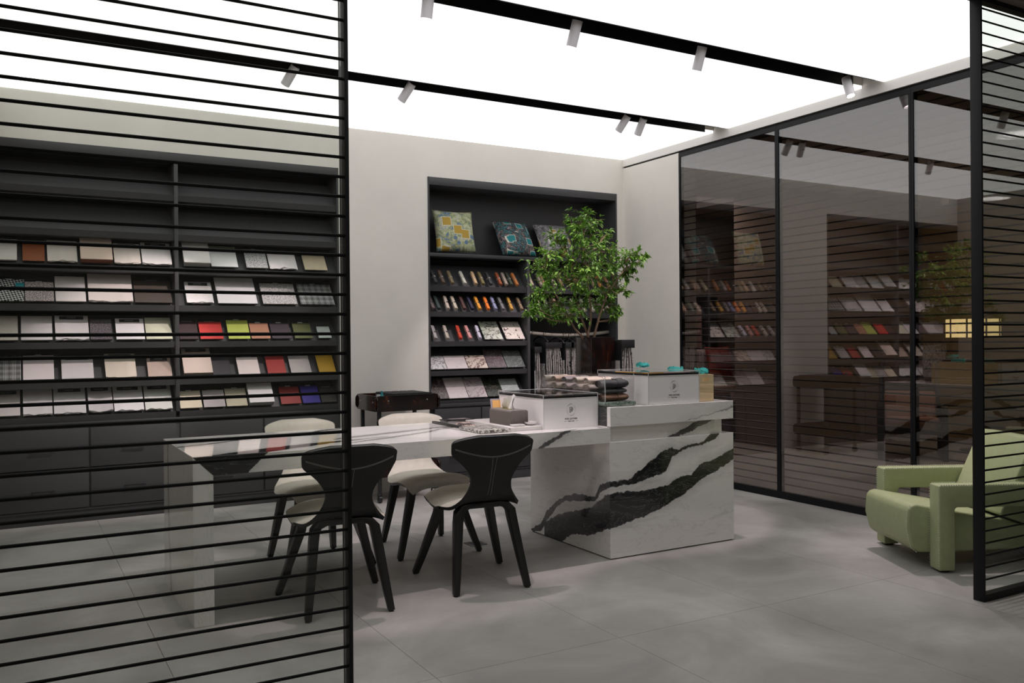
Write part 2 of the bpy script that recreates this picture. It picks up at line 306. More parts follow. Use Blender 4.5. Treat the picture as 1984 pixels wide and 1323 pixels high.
ROLLS=[('r1', 1.745, 3.217, (0.03, 0.03, 0.032), 'charcoal black'), ('r1', 1.745, 3.291, (0.11, 0.07, 0.05), 'chocolate brown'), ('r1', 1.745, 3.377, (0.2, 0.15, 0.08), 'khaki brown'), ('r1', 1.745, 3.5, (0.55, 0.53, 0.44), 'cream'), ('r1', 1.745, 3.609, (0.52, 0.36, 0.2), 'honey tan'), ('r1', 1.745, 3.684, (0.16, 0.13, 0.05), 'olive'), ('r1', 1.745, 3.763, (0.03, 0.035, 0.035), 'slate black'), ('r1', 1.745, 3.864, (0.27, 0.07, 0.025), 'rust'), ('r1', 1.745, 3.923, (0.33, 0.27, 0.22), 'taupe'), ('r1', 1.745, 3.977, (0.05, 0.06, 0.04), 'forest green'), ('r1', 1.745, 4.037, (0.55, 0.19, 0.05), 'burnt orange'), ('r2', 1.521, 3.189, (0.14, 0.1, 0.1), 'mauve brown'), ('r2', 1.521, 3.245, (0.04, 0.06, 0.055), 'bottle green'), ('r2', 1.521, 3.331, (0.5, 0.42, 0.35), 'ecru'), ('r2', 1.521, 3.41, (0.52, 0.46, 0.36), 'light beige'), ('r2', 1.521, 3.494, (0.08, 0.035, 0.03), 'dark chocolate'), ('r2', 1.521, 3.573, (0.02, 0.02, 0.05), 'navy'), ('r2', 1.521, 3.647, (0.72, 0.3, 0.03), 'amber orange'), ('r2', 1.521, 3.734, (0.8, 0.2, 0.02), 'vivid orange'), ('r2', 1.521, 3.809, (0.26, 0.27, 0.42), 'lavender blue'), ('r2', 1.521, 3.886, (0.18, 0.17, 0.17), 'mid grey'), ('r2', 1.521, 3.975, (0.47, 0.25, 0.04), 'mustard'), ('r2', 1.521, 4.083, (0.2, 0.14, 0.08), 'walnut brown'), ('r3', 1.259, 3.21, (0.35, 0.33, 0.32), 'light grey'), ('r3', 1.259, 3.325, (0.47, 0.41, 0.34), 'sand'), ('r3', 1.259, 3.452, (0.55, 0.05, 0.02), 'scarlet'), ('r3', 1.259, 3.548, (0.65, 0.3, 0.28), 'salmon pink'), ('r3', 1.259, 3.645, (0.6, 0.57, 0.68), 'pale lilac'), ('q1', 1.745, 4.197, (0.55, 0.45, 0.3), 'butter beige'), ('q1', 1.745, 4.298, (0.33, 0.26, 0.2), 'taupe'), ('q1', 1.745, 4.335, (0.36, 0.2, 0.11), 'saddle brown'), ('q1', 1.745, 4.445, (0.36, 0.31, 0.26), 'stone grey'), ('q1', 1.745, 4.527, (0.48, 0.3, 0.16), 'camel'), ('q1', 1.745, 4.633, (0.33, 0.18, 0.1), 'cinnamon'), ('q1', 1.745, 4.717, (0.34, 0.17, 0.08), 'toffee'), ('q1', 1.745, 4.794, (0.14, 0.15, 0.08), 'moss green'), ('q1', 1.745, 4.903, (0.3, 0.2, 0.14), 'cocoa'), ('q1', 1.745, 4.981, (0.58, 0.22, 0.06), 'pumpkin orange'), ('q1', 1.745, 5.077, (0.3, 0.14, 0.08), 'russet'), ('q2', 1.515, 4.289, (0.5, 0.42, 0.33), 'beige'), ('q2', 1.515, 4.384, (0.12, 0.14, 0.1), 'dark sage'), ('q2', 1.515, 4.488, (0.48, 0.32, 0.22), 'tan'), ('q2', 1.515, 4.676, (0.62, 0.56, 0.5), 'pale ivory'), ('q2', 1.515, 4.791, (0.6, 0.55, 0.48), 'ivory'), ('q2', 1.515, 4.888, (0.62, 0.56, 0.47), 'vanilla'), ('q2', 1.515, 4.995, (0.6, 0.54, 0.46), 'oat'), ('q2', 1.515, 5.066, (0.45, 0.38, 0.32), 'mushroom')]
TILES=[('r3', 1.259, 3.696, 3.887, 'swirl', 0.215, 'white and black swirled marble sample with green rings'), ('r3', 1.259, 3.919, 4.119, 'fleck', 0.215, 'white marble sample with black flecks'), ('r4', 1.001, 3.156, 3.319, 'branch', 0.15, 'white marble sample with dark branching veins'), ('r4', 1.001, 3.321, 3.528, 'pinkwhite', 0.15, 'plain pinkish white marble sample'), ('r4', 1.001, 3.531, 3.73, 'burg', 0.15, 'cream marble sample with burgundy blotches'), ('r4', 1.001, 3.732, 3.924, 'plum', 0.22, 'dark plum granite sample with fine flecks'), ('r4', 1.001, 3.927, 4.12, 'slate', 0.2, 'dark grey-green slate sample'), ('r5', 0.741, 3.154, 3.336, 'umber', 0.23, 'dark umber marble sample'), ('r5', 0.741, 3.337, 3.53, 'pinkwhite', 0.23, 'long pinkish white stone sample'), ('r5', 0.741, 3.532, 3.722, 'greypink', 0.23, 'grey-pink veined marble sample'), ('r5', 0.741, 3.725, 3.89, 'blackgold', 0.23, 'black marble sample with gold veins'), ('r5', 0.741, 3.892, 4.077, 'sage', 0.2, 'pale grey-green stone sample')]
HANGBOOKS=[(4.223, 4.274), (4.343, 4.412), (4.424, 4.511), (4.564, 4.635), (4.629, 4.695), (4.706, 4.761), (4.767, 4.852)]
HOOKS=[4.322, 4.502, 4.614, 4.673, 4.727, 4.824, 5.002, 5.126]
CLUMPS=[(3.237, 4.676, 2.082, 0.042), (3.166, 4.639, 2.017, 0.063), (3.317, 4.721, 2.035, 0.056), (3.117, 4.653, 2.016, 0.035), (3.143, 4.629, 1.948, 0.084), (3.338, 4.722, 1.969, 0.07), (3.526, 4.867, 1.973, 0.049), (3.106, 4.834, 1.935, 0.063), (3.168, 4.824, 1.882, 0.092), (3.22, 4.672, 1.857, 0.092), (3.427, 4.76, 1.864, 0.084), (2.96, 4.687, 1.82, 0.053), (3.129, 4.658, 1.775, 0.106), (3.237, 4.64, 1.754, 0.092), (3.424, 4.67, 1.787, 0.077), (3.067, 4.87, 1.766, 0.077), (3.109, 4.842, 1.704, 0.092), (3.006, 4.836, 1.741, 0.056), (3.631, 4.834, 1.808, 0.049), (3.581, 4.664, 1.817, 0.063), (3.689, 4.697, 1.838, 0.049), (3.705, 4.786, 1.772, 0.07), (3.651, 4.815, 1.719, 0.063), (3.576, 4.849, 1.719, 0.077), (3.451, 4.856, 1.688, 0.077), (3.152, 4.634, 1.658, 0.077), (3.149, 4.78, 1.651, 0.063), (3.581, 4.798, 1.628, 0.049), (2.972, 4.752, 1.645, 0.042), (2.914, 4.66, 1.563, 0.063), (2.907, 4.743, 1.544, 0.042), (2.833, 4.635, 1.464, 0.042), (3.086, 4.872, 1.495, 0.07), (3.175, 4.852, 1.502, 0.07), (3.218, 4.763, 1.499, 0.063), (3.13, 4.694, 1.429, 0.063), (3.327, 4.864, 1.469, 0.056), (3.08, 4.77, 1.43, 0.042), (3.056, 4.857, 1.426, 0.035), (3.464, 4.847, 1.512, 0.063), (3.502, 4.752, 1.502, 0.063), (3.504, 4.726, 1.432, 0.046), (3.586, 4.778, 1.462, 0.028), (3.424, 4.731, 1.586, 0.056), (3.538, 4.655, 1.591, 0.028), (3.274, 4.695, 1.598, 0.049), (3.845, 4.838, 1.845, 0.021), (2.795, 4.622, 1.444, 0.028)]
# ================================================================ STRUCTURE
H=3.03; XW=-0.12; XG=5.25; YB=6.92; YS=2.49
def floor_mat():
    mt,nt,b=nodes('grey_porcelain'); b.inputs['Specular IOR Level'].default_value=.35
    gp=nt.nodes.new('ShaderNodeNewGeometry'); v=gp.outputs['Position']
    n1=noise(nt,v,1.3,6,.62,.5); n2=noise(nt,v,60,4,.7)
    c=ramp(nt,n1,[(.34,(.31,.299,.282)),(.5,(.41,.398,.379)),(.66,(.53,.516,.493))])
    c=mix(nt,mth(nt,'MULTIPLY',n2,.18),c,(.22,.205,.195)); nt.links.new(c,b.inputs['Base Color'])
    r=mth(nt,'ADD',mth(nt,'MULTIPLY',n1,.25),.30); nt.links.new(r,b.inputs['Roughness']); bump(nt,b,n2,.06,.001); return mt
FLOORM=floor_mat(); GROUT=flat('joint_grout',(.10,.095,.09),.8)
fl=MB().box(-3.6,11.4,-3.4,9.8,-.06,-.006).build('floor',GROUT); tag(fl,kind='structure')
TX=[.525+.8555*k for k in range(-5,13)]; TY=[3.0+1.765*k for k in range(-4,4)]
tile_me=MB().box(.0009,.8546,.0009,1.7641,-.005,.0).mesh('tile',FLOORM)
for i,x in enumerate(TX[:-1]):
    for y in TY[:-1]: inst(tile_me,'tile',(x,y,0),fl)
wb=MB()
wb.box(-.3,XG+.2,YB,YB+.42,2.69,H+.3); wb.box(2.34,3.14,YB,YB+.42,0,2.69); wb.box(5.171,XG+.2,YB,YB+.42,0,2.69)
wb.box(-.3,XG+.2,YB+.36,YB+.42,0,2.69); wb.box(-.3,XW,YB,YB+.36,0,2.69)
tag(wb.build('wall_back',PLASTER),kind='structure')
tag(MB().box(XW-.15,XW,2.2,YB+.42,0,H+.3).build('wall_left',flat('umber_plaster',(.42,.38,.34),.85)),kind='structure')
tag(MB().box(XG,XG+.2,6.095,YB,0,2.945).build('wall_right',PLASTER),kind='structure')
tr=MB().box(XG-.002,XG+.25,-.5,YB,2.962,H+.3); tag(tr.build('trim_1',flat('pale_trim',(.76,.73,.69),.6)),kind='structure')
tag(MB().box(XG+.02,XG+.2,-.5,YB,2.94,2.962).build('trim_2',BLACK),kind='structure')
# luminous stretched ceiling with two recessed black lamp channels
STRETCH=flat('luminous_stretch_film',(.8,.8,.8),.6,emit=(.985,.985,1.0),es=CEIL_E)
CHN=flat('channel_black',(.010,.010,.011),.6)
ce=empty('ceiling',(2.5,4.7,H)); tag(ce,kind='structure')
SLOT=((3.945,4.125),(5.46,5.635))
ys=[2.56,SLOT[0][0],SLOT[0][1],SLOT[1][0],SLOT[1][1],YB-.004]
for a,b in ((0,1),(2,3),(4,5)):
    MB().box(XW+.004,XG-.006,ys[a],ys[b],H,H+.02).build('luminous_panel',STRETCH,ce)
for a,b in SLOT:
    m_=MB(); m_.box(XW,XG-.10,a-.004,a+.002,H-.003,H+.14); m_.box(XW,XG-.10,b-.002,b+.004,H-.003,H+.14); m_.box(XW,XG-.10,a,b,H+.14,H+.15)
    m_.box(XW,XG-.10,(a+b)/2-.018,(a+b)/2+.018,H+.10,H+.14); m_.build('lamp_channel',CHN,ce)
    m_=MB(); m_.box(XG-.10,XG,a-.004,b+.004,H+.11,H+.12); m_.box(XG-.10,XG,a-.004,a,H,H+.12); m_.box(XG-.10,XG,b,b+.004,H,H+.12); m_.build('channel_end',PLASTER,ce)
MB().box(XW,XG+.2,2.2,7.0,H+.16,H+.3).build('ceiling_slab',CHN,ce)
# header over the glass front and passage ceiling outside
DK=flat('dark_soffit',(.30,.25,.22),.7)
m_=MB().box(-3.6,XG,2.44,2.56,2.896,H+.3); tag(m_.build('trim_3',DK),kind='structure')
m_=MB().box(-3.6,11.4,-3.4,2.44,2.93,3.2); m_.box(XG+.25,11.4,2.44,9.8,2.98,3.2); tag(m_.build('ceiling_outer',DK),kind='structure')
CORW=flat('passage_wall',(.70,.69,.67),.8)
m_=MB().box(-3.6,11.4,-3.5,-3.4,0,2.93); m_.box(-3.7,-3.6,-3.4,2.5,0,2.93); m_.box(-3.6,XW-.15,2.44,2.54,0,2.9); tag(m_.build('wall_passage',CORW),kind='structure')
DLM=flat('fill_lens',(1,1,1),.4,emit=(1,.97,.94),es=6)
for i,(dx,dy) in enumerate(((-.9,.9),(1.2,.9),(3.3,.9),(5.4,.9),(.2,-1.2),(3.0,-1.2))):  # unseen fill lights added to brighten the foreground floor and camera-facing sides
    r=empty('fill_light',(dx,dy,2.93)); tag(r,'added unseen fill light in the passage ceiling, %s'%['far left of the front row','second of the front row','third of the front row','far right of the front row','left of the back row','right of the back row'][i],'fill_light','added fill lights of the passage')
    MB().lathe([(.17,0),(.19,-.004),(.20,-.001),(.20,.0),(.17,.002)],28,(dx,dy,2.929)).build('trim_ring',flat('white_ring',(.7,.7,.7),.5),r,smooth='auto')
    MB().lathe([(.002,-.0008),(.168,-.0008),(.168,.0),(.002,.0)],24,(dx,dy,2.929)).build('lens',DLM,r)
    ld=bpy.data.lights.new('fill_light','AREA'); ld.shape='DISK'; ld.size=.34; ld.energy=PASS_W; ld.color=(1,.97,.94)
    lo=bpy.data.objects.new('lamp',ld); C.objects.link(lo); lo.parent=r; lo.location=(0,0,-.012)
# room behind the smoked glass
BWM=flat('taupe_wall',(.22,.18,.15),.8)
for nm_,q_ in (('wall_lounge',(7.6,11.4,7.12,7.35)),('wall_return',(7.6,7.78,7.35,7.82)),('wall_rear',(XG+.2,11.4,9.4,9.55))):
    tag(MB().box(*q_,0,2.98).build(nm_,BWM),kind='structure')
m_=MB().box(10.2,10.35,-.5,7.12,0,2.98); tag(m_.build('wall_far',flat('ochre_wall',(.30,.22,.11),.8)),kind='structure')

# ---------------------------------------------------------------- slatted screens and glass wall
def bar_mesh(L, axis, t=.0048, name='bar', mt=None):
    m_=MB()
    n=6; rr=t
    vs=[];
    for e in (0,L):
        for k in range(n):
            a=2*math.pi*(k+.5)/n
            vs.append((e,rr*math.cos(a),rr*math.sin(a)) if axis=='x' else (rr*math.cos(a),e,rr*math.sin(a)))
    fs=[(k,(k+1)%n,n+(k+1)%n,n+k) for k in range(n)]+[tuple(range(n))[::-1],tuple(range(n,2*n))]
    m_.add(vs,fs); return m_.mesh(name,mt or BARM)
WBARM=flat('grey_steel_bar',(.016,.018,.019),.4)
BARM=flat('dark_steel_bar',(.007,.007,.007),.6,spec=.12)
def screen(x0,x1,phase,label,open_side):
    r=empty('slatted_glass_screen',((x0+x1)/2,YS+.025,0)); tag(r,label,'screen',None)
    for a,b in ((x0,x0+.012),(x1-.012,x1)):
        MB().box(a,b,YS,YS+.056,0,2.895).build('post',BLACK,r,bevel=.0015)
    MB().box(x0+.012,x1-.012,YS,YS+.04,.0,.035).build('bottom_rail',BLACK,r)
    MB().box(x0+.012,x1-.012,YS,YS+.04,2.873,2.895).build('top_rail',BLACK,r)
    MB().box(x0+.014,x1-.014,YS+.028,YS+.036,.036,2.872).build('glass_pane',SCREENG,r)
    me=bar_mesh(x1-x0-.020,'x'); z=phase
    while z-.0583>.06: z-=.0583
    while z<2.865:
        inst(me,'bar',(x0+.010-(x0+x1)/2,YS+.012-(YS+.025),z),r); z+=.0583
screen(-.105,.876,2.231,'black framed glass screen with horizontal bars at the left foreground','r')
screen(4.018,5.2,2.843,'black framed glass screen with horizontal bars at the right edge, in front of green armchair','l')
JY=[6.092,4.930,3.745,2.56,1.375,.19]
for k in range(5):
    ya,yb=JY[k],JY[k+1]
    r=empty('window_%d'%(k+1),(XG+.03,(ya+yb)/2,0)); tag(r,kind='structure')
    m_=MB()
    m_.box(XG,XG+.045,ya-.018,ya-.001,0,2.94); m_.box(XG,XG+.045,yb+.001,yb+.018,0,2.94)
    m_.box(XG,XG+.045,yb+.018,ya-.018,0,.055); m_.box(XG,XG+.045,yb+.018,ya-.018,2.905,2.94); m_.build('window_frame',BLACK,r)
    MB().box(XG+.006,XG+.012,yb+.018,ya-.018,.055,2.905).build('glass_pane',SMOKE,r)
    me=bar_mesh(ya-yb-.03,'y',t=.0056,mt=WBARM); z=.115
    while z<2.89:
        inst(me,'bar',(XG+.022-(XG+.03),yb+.015-(ya+yb)/2,z),r); z+=.0589

# ================================================================ BOOKCASES
SL=R(50)
def sloped_shelf(x0,x1,z,depth=.30,board=.27,y=YB):
    """front lip + flat underside + sloped display board"""
    m_=MB()
    m_.prism([(y+.002,z),(y+.014,z-.045),(y+depth,z-.045),(y+depth,z-.033),(y+.03,z-.033),(y+.03,z-.010),(y+.016,z-.006),(y+.016,z)],x0,x1,'x')
    y0,z0=y+.028,z-.010; y1,z1=y0+board*math.cos(SL),z0+board*math.sin(SL)
    n=(-math.sin(SL)*.008,math.cos(SL)*.008)
    m_.prism([(y0,z0),(y1,z1),(y1-n[0],z1-n[1]),(y0-n[0],z0-n[1])],x0,x1,'x')
    return m_
def bookcase(label,x0,x1,div,lipsL,lipsR,flatz=None,hang=False):
    cx=(x0+x1)/2; r=empty('bookcase',(cx,YB,0)); tag(r,label,'bookcase')
    D=.34; t=.016
    m_=MB().box(x0,x0+t,YB-.004,YB+D,.69,2.69); m_.build('side_panel',GREYL,r)
    m_=MB().box(x1-t,x1,YB-.004,YB+D,.69,2.69); m_.build('side_panel',GREYL,r)
    MB().box(x0+t,x1-t,YB-.004,YB+D,2.622,2.69).build('top_panel',GREYL,r,bevel=.002)
    MB().box(x0+t,x1-t,YB+D-.012,YB+D,.7,2.622).build('back_panel',GREYL,r)
    ztop=flatz-.03 if flatz else 2.622
    MB().box(div-.014,div+.014,YB-.003,YB+D-.012,.756,ztop).build('divider',GREYL,r,bevel=.0015)
    if flatz: MB().box(x0+t,x1-t,YB-.002,YB+D-.012,flatz-.03,flatz).build('shelf',GREYL,r,bevel=.0015)
    for (a,b,lips) in ((x0+t,div-.014,lipsL),(div+.014,x1-t,lipsR)):
        for z in lips: sloped_shelf(a,b,z).build('display_shelf',GREYL,r)
    # base cabinet
    m_=MB().box(x0,x1,YB+.004,YB+D,.09,.70); m_.box(x0,x1,YB-.010,YB+D,.683,.711); m_.box(x0,x1,YB+.002,YB+D,0,.09)
    m_.box(x0,x1,YB-.006,YB+.01,.085,.098)
    m_.build('cabinet_body',GREYL,r,bevel=.002)
    if hang: MB().box(div+.014,x1-t,YB+.01,YB+D-.012,.711,.735).build('bay_floor',GREYL,r)
    for (a,b) in ((x0+.012,div-.016),(div+.016,x1-.012)):
        mid=(a+b)/2
        for (p,q) in ((a,mid-.007),(mid+.007,b)):
            for (z0,z1,hz) in ((.104,.380,.238),(.390,.668,.528)):
                d=MB().box(p,q,YB-.012,YB+.004,z0,z1).build('drawer',GREYL,r,bevel=.002)
                c=(p+q)/2; h=MB()
                h.box(c-.072,c+.072,YB-.038,YB-.030,hz-.004,hz+.004); h.box(c-.066,c-.058,YB-.032,YB-.012,hz-.003,hz+.003); h.box(c+.058,c+.066,YB-.032,YB-.012,hz-.003,hz+.003)
                h.build('handle',BLACKP,d,bevel=.001)
    return r
bookcase('long charcoal bookcase of sloped fabric-sample shelves over drawers, behind left screen',XW+.002,2.34,1.08,
   (2.375,2.080,1.831,1.550,1.278,.998,.756),(2.375,2.080,1.831,1.550,1.278,.998,.756))
bookcase('charcoal bookcase with cushions, leather rolls and stone samples, right of the plain wall',3.14,5.17,4.152,
   (1.745,1.521,1.259,1.001,.741),(1.745,1.515),flatz=2.032,hang=True)
# ---------------------------------------------------------------- swatch books
KINDM={}
def sw_mat(kind,col):
    if kind not in('leather','speckle2'): col=tuple(min(.85,c*1.16) for c in col)
    if kind in('plain','wavy','thick','curl'): return cloth(col)
    if kind=='leather': return leather(col)
    if kind=='speckle': return speckle(col,(.05,.05,.05),(.62,.60,.60),150)
    if kind=='speckle2': return speckle(col,tuple(c*.5 for c in col),tuple(min(1,c*2.6) for c in col),120)
    if kind=='speckle3': return speckle(col,tuple(c*.75 for c in col),tuple(min(1,c*1.15) for c in col),200)
    if kind=='crumple': return speckle(col,(.06,.05,.05),(.66,.62,.62),70,.36)
    if kind=='plaid': return plaid(.05,(.55,.55,.55),(.03,.03,.03),(.02,.02,.02)) if col[0]>.38 else plaid(.04,(.45,.45,.47),(.08,.08,.09),(.05,.05,.06))
    if kind=='check':
        if 'h' not in KINDM: KINDM['h']=checker(75,(.65,.65,.64),(.012,.012,.012))
        return KINDM['h']
CARD=flat('black_card',(.012,.012,.013),.6)
ROWN={'A':'third','B':'fourth','C':'fifth','D':'sixth','E':'lowest'}
LIPZ={'A':1.831,'B':1.550,'C':1.278,'D':.998,'E':.756}
ORD=['leftmost','second from left','third from left','fourth from left','fifth from left','sixth from left','seventh from left','eighth from left','ninth from left','tenth from left','eleventh from left','twelfth from left']
def slab_sheet(m_,w,y0,l,z,t,amp,ph,nx=10,edge=0,curl=0):
    """a sheet lying on the slope: x across, y up the slope, z out; wavy top and lower edge"""
    def h(u): return amp*(math.sin(u*9+ph)*.6+math.sin(u*17+ph*2)*.4)
    vs=[];n=nx
    for k in range(n+1):
        u=k/n; e=y0+edge*math.sin(u*7+ph)+ (edge*.8*math.sin(u*19+ph*3))
        cz=curl*((2*u-1)**2)
        for (yy,zz) in ((e,z+cz*1.2),(e,z+t+max(0,h(u))+cz*1.2),(y0+l*.5,z+t+max(0,h(u))*.5+cz),(y0+l,z+t),(y0+l,z)):
            vs.append((-w/2+w*u,yy,zz))
    fs=[]
    for k in range(n):
        for j in range(5): a=k*5+j; b=k*5+(j+1)%5; fs.append((a,b,b+5,a+5))
    fs.append((0,4,3,2,1)[::1]); fs.append(tuple(n*5+j for j in range(5)))
    m_.add(vs,[f[::-1] for f in fs])
cnt={}
bayidx={}
for (row,x0,x1,l,kind,col,desc,head) in SWATCHES:
    bay='left' if x1<1.1 else 'right'; k=(row,bay); i=bayidx.get(k,0); bayidx[k]=i+1
    w_=(x1-x0)-.006; z=LIPZ[row]; xc=(x0+x1)/2
    r=empty('swatch_book',(xc,YB+.019,z+.002)); r.rotation_euler=(SL,0,random.uniform(-.012,.012))
    tag(r,'%s swatches, %s, %s row, %s bay, long bookcase'%(desc,ORD[i],ROWN[row],bay),'swatch book','swatch books on the sloped shelves')
    mt=sw_mat(kind,col); rnd=random.Random(hash((row,i,bay)) if False else (ord(row)*31+i*7+(3 if bay=='left' else 5)))
    back=MB().box(-w_/2+.002,w_/2-.002,.004,min(.268,l+.035),.010,.014); 
    lens=l
    back.build('backing_card',CARD,r,local=True)
    pages=MB(); n={'thick':7,'wavy':4,'curl':4,'plain':3,'leather':2}.get(kind,3); th={'thick':.0065,'wavy':.004,'curl':.004}.get(kind,.0035)
    zz=.0145
    amp={'wavy':.006,'curl':.004,'crumple':.018}.get(kind,.0012); edge={'wavy':.004,'curl':.003,'crumple':.006}.get(kind,.0)
    for q in range(n-1):
        wq=w_-rnd.uniform(0,.006); slab_sheet(pages,wq,.004+rnd.uniform(0,.004),lens-.01,zz,th*.86,amp*.6,rnd.uniform(0,6),8,edge,.012 if kind=='curl' else 0); zz+=th
    alt={'thick':leather(tuple(c*.45 for c in col)),'leather':leather(tuple(min(1,c*.8+.03) for c in col))}.get(kind,mt)
    if row=='A' and i==3 and bay=='left': alt=leather((.20,.06,.03))
    pages.build('pages',alt,r,local=True,smooth='auto')
    top=MB(); slab_sheet(top,w_,.003,lens,zz,th,amp,rnd.uniform(0,6),12,edge,.014 if kind=='curl' else 0)
    top.build('top_sheet',mt,r,local=True,smooth='auto')
    if head=='bar':
        MB().box(-w_*.36,w_*.36,lens-.034,lens-.006,zz+th,zz+th+.004).build('header_bar',CARD,r,local=True)
        m_=MB(); 
        for q in range(5): m_.box(-.03+q*.012,-.023+q*.012,lens-.024,lens-.016,zz+th+.0041,zz+th+.0046)
        m_.build('printed_marks',PALEINK,r,local=True)
    elif head=='text':
        m_=MB()
        for q in range(7): m_.box(-.036+q*.011,-.030+q*.011,lens+.012,lens+.018,.0142,.0148)
        m_.build('printed_marks',PALEINK,r,local=True)
    elif head=='sticker':
        MB().box(-.022,.018,lens+.006,lens+.020,.0142,.0152).build('sticker',STICK,r,local=True)
    elif head=='beige':
        MB().box(-w_*.48,w_*.48,lens-.03,lens,zz+th,zz+th+.002).build('header_bar',flat('beige_card',(.25,.25,.20),.6),r,local=True)
    if row=='B' and i==0 and bay=='left':
        MB().box(w_*.22,w_*.5,.13,.165,zz+th+.001,zz+th+.008).build('ribbon',flat('teal_ribbon',(.02,.30,.33),.5),r,local=True,bevel=.002)
# ---------------------------------------------------------------- leather rolls
roll_me={}
def roll_mesh(L,r0):
    m_=MB(); n=14; prof=[(r0*.86,0),(r0,.004),(r0,L-.004),(r0*.86,L)]
    vs=[];fs=[]
    for rr,y in prof:
        for k in range(n):
            t=2*math.pi*k/n; vs.append((rr*math.cos(t),y,r0+rr*math.sin(t)))
    for i in range(3):
        for k in range(n): fs.append((i*n+k,(i+1)*n+k,(i+1)*n+(k+1)%n,i*n+(k+1)%n))
    fs.append(tuple(range(n))); fs.append(tuple(3*n+k for k in range(n))[::-1])
    m_.add(vs,fs)
    # loose leather flap along the roll and recessed spiral end
    m_.box(-r0*1.05,-r0*.2,.002,L-.002,r0*1.86,r0*2.02)
    return m_
RROW={'r1':('uppermost roll shelf','left'),'r2':('second roll shelf','left'),'r3':('third shelf','left'),'q1':('uppermost roll shelf','right'),'q2':('second roll shelf','right')}
STRD=flat('dark_strap',(.03,.032,.035),.5); STRL=flat('pale_strap',(.32,.29,.26),.6)
idx={}
for (key,z,x,col,desc) in ROLLS:
    i=idx.get(key,0); idx[key]=i+1; rr=.0175 if key!='r3' else .018; L=.145 if key!='q2' else .15
    o=empty('leather_roll',(x-.004,YB+.019,z+.002)); o.rotation_euler=(SL,0,0)
    tag(o,'%s leather roll, %s, %s, %s bay by tree'%(desc,ORD[i],RROW[key][0],RROW[key][1]),'leather roll','rolled leather samples in the right bookcase')
    if key in('q1','q2') or True:
        lean=random.uniform(-.05,.05)
    b=roll_mesh(L,rr); b.xf(Matrix.Translation((0,0,.012))@Matrix.Rotation(lean,4,'Z')); b.build('leather',leather(col,.6),o,local=True,smooth='auto')
    s_=MB(); n=14
    for yy in (L*.48,):
        vs=[];fs=[]
        for q,(rad,y) in enumerate(((rr*1.02,yy-.006),(rr*1.12,yy-.006),(rr*1.12,yy+.006),(rr*1.02,yy+.006))):
            for k in range(n):
                t=2*math.pi*k/n; vs.append((rad*math.cos(t),y,rr+rad*math.sin(t)))
        for q in range(4):
            for k in range(n): fs.append((q*n+k,((q+1)%4)*n+k,((q+1)%4)*n+(k+1)%n,q*n+(k+1)%n))
        s_.add(vs,fs)
    s_.xf(Matrix.Translation((0,0,.012))@Matrix.Rotation(lean,4,'Z')); s_.build('strap',STRL if key in('r1','q1') else STRD,o,local=True)
# ---------------------------------------------------------------- stone tiles
STN={
'swirl':stone('stone_swirl',(.60,.60,.56),(.50,.55,.40),(.02,.02,.02),5,.035,.25,3.0,spots=((.02,.02,.02),7,.60,1.5)),
'fleck':stone('stone_fleck',(.60,.55,.48),(.66,.60,.54),(.3,.25,.2),8,.01,.25,1.5,spots=((.03,.02,.02),24,.60,1.0)),
'branch':stone('stone_branch',(.62,.60,.60),(.50,.48,.48),(.03,.01,.015),6,.030,.25,3.5),
'pinkwhite':stone('stone_pinkwhite',(.62,.54,.54),(.68,.60,.60),(.5,.44,.44),4,.01,.25,1.5),
'burg':stone('stone_burgundy',(.66,.54,.45),(.60,.50,.44),(.08,.02,.02),5,.04,.25,2.5,spots=((.06,.015,.015),12,.62,2.0)),
'plum':stone('stone_plum',(.06,.045,.05),(.10,.075,.08),(.25,.2,.2),30,.02,.3,.5,spots=((.35,.28,.28),120,.63)),
'slate':stone('stone_slate',(.075,.085,.08),(.11,.12,.115),(.25,.28,.26),5,.010,.25,2.5),
'umber':stone('stone_umber',(.05,.035,.035),(.09,.07,.07),(.30,.26,.25),6,.018,.25,3,stretch=(3,1,1)),
'greypink':stone('stone_greypink',(.42,.36,.37),(.52,.47,.47),(.25,.18,.19),5,.03,.25,2.5),
'blackgold':stone('stone_blackgold',(.012,.014,.012),(.03,.035,.03),(.22,.19,.12),7,.012,.2,3),
'sage':stone('stone_sage',(.30,.34,.32),(.38,.42,.40),(.5,.55,.5),5,.01,.25,1.5)}
ti={}
TN={'r3':'third shelf','r4':'fourth shelf','r5':'lowest shelf'}
for key,z,x0,x1,kind,l,desc in TILES:
    i=ti.get(key,0); ti[key]=i+1
    o=MB().box(-(x1-x0)/2+.0015,(x1-x0)/2-.0015,.003,l,.010,.019).build('stone_sample',STN[kind],None,bevel=.001,seg=1)
    o.location=((x0+x1)/2,YB+.019,z+.002); o.rotation_euler=(SL,0,0)
    tag(o,'%s, %s, %s'%(desc,ORD[i].replace(' from left',' stone from left').replace('leftmost','first stone'),TN[key]),'stone sample','stone samples in the right bookcase')
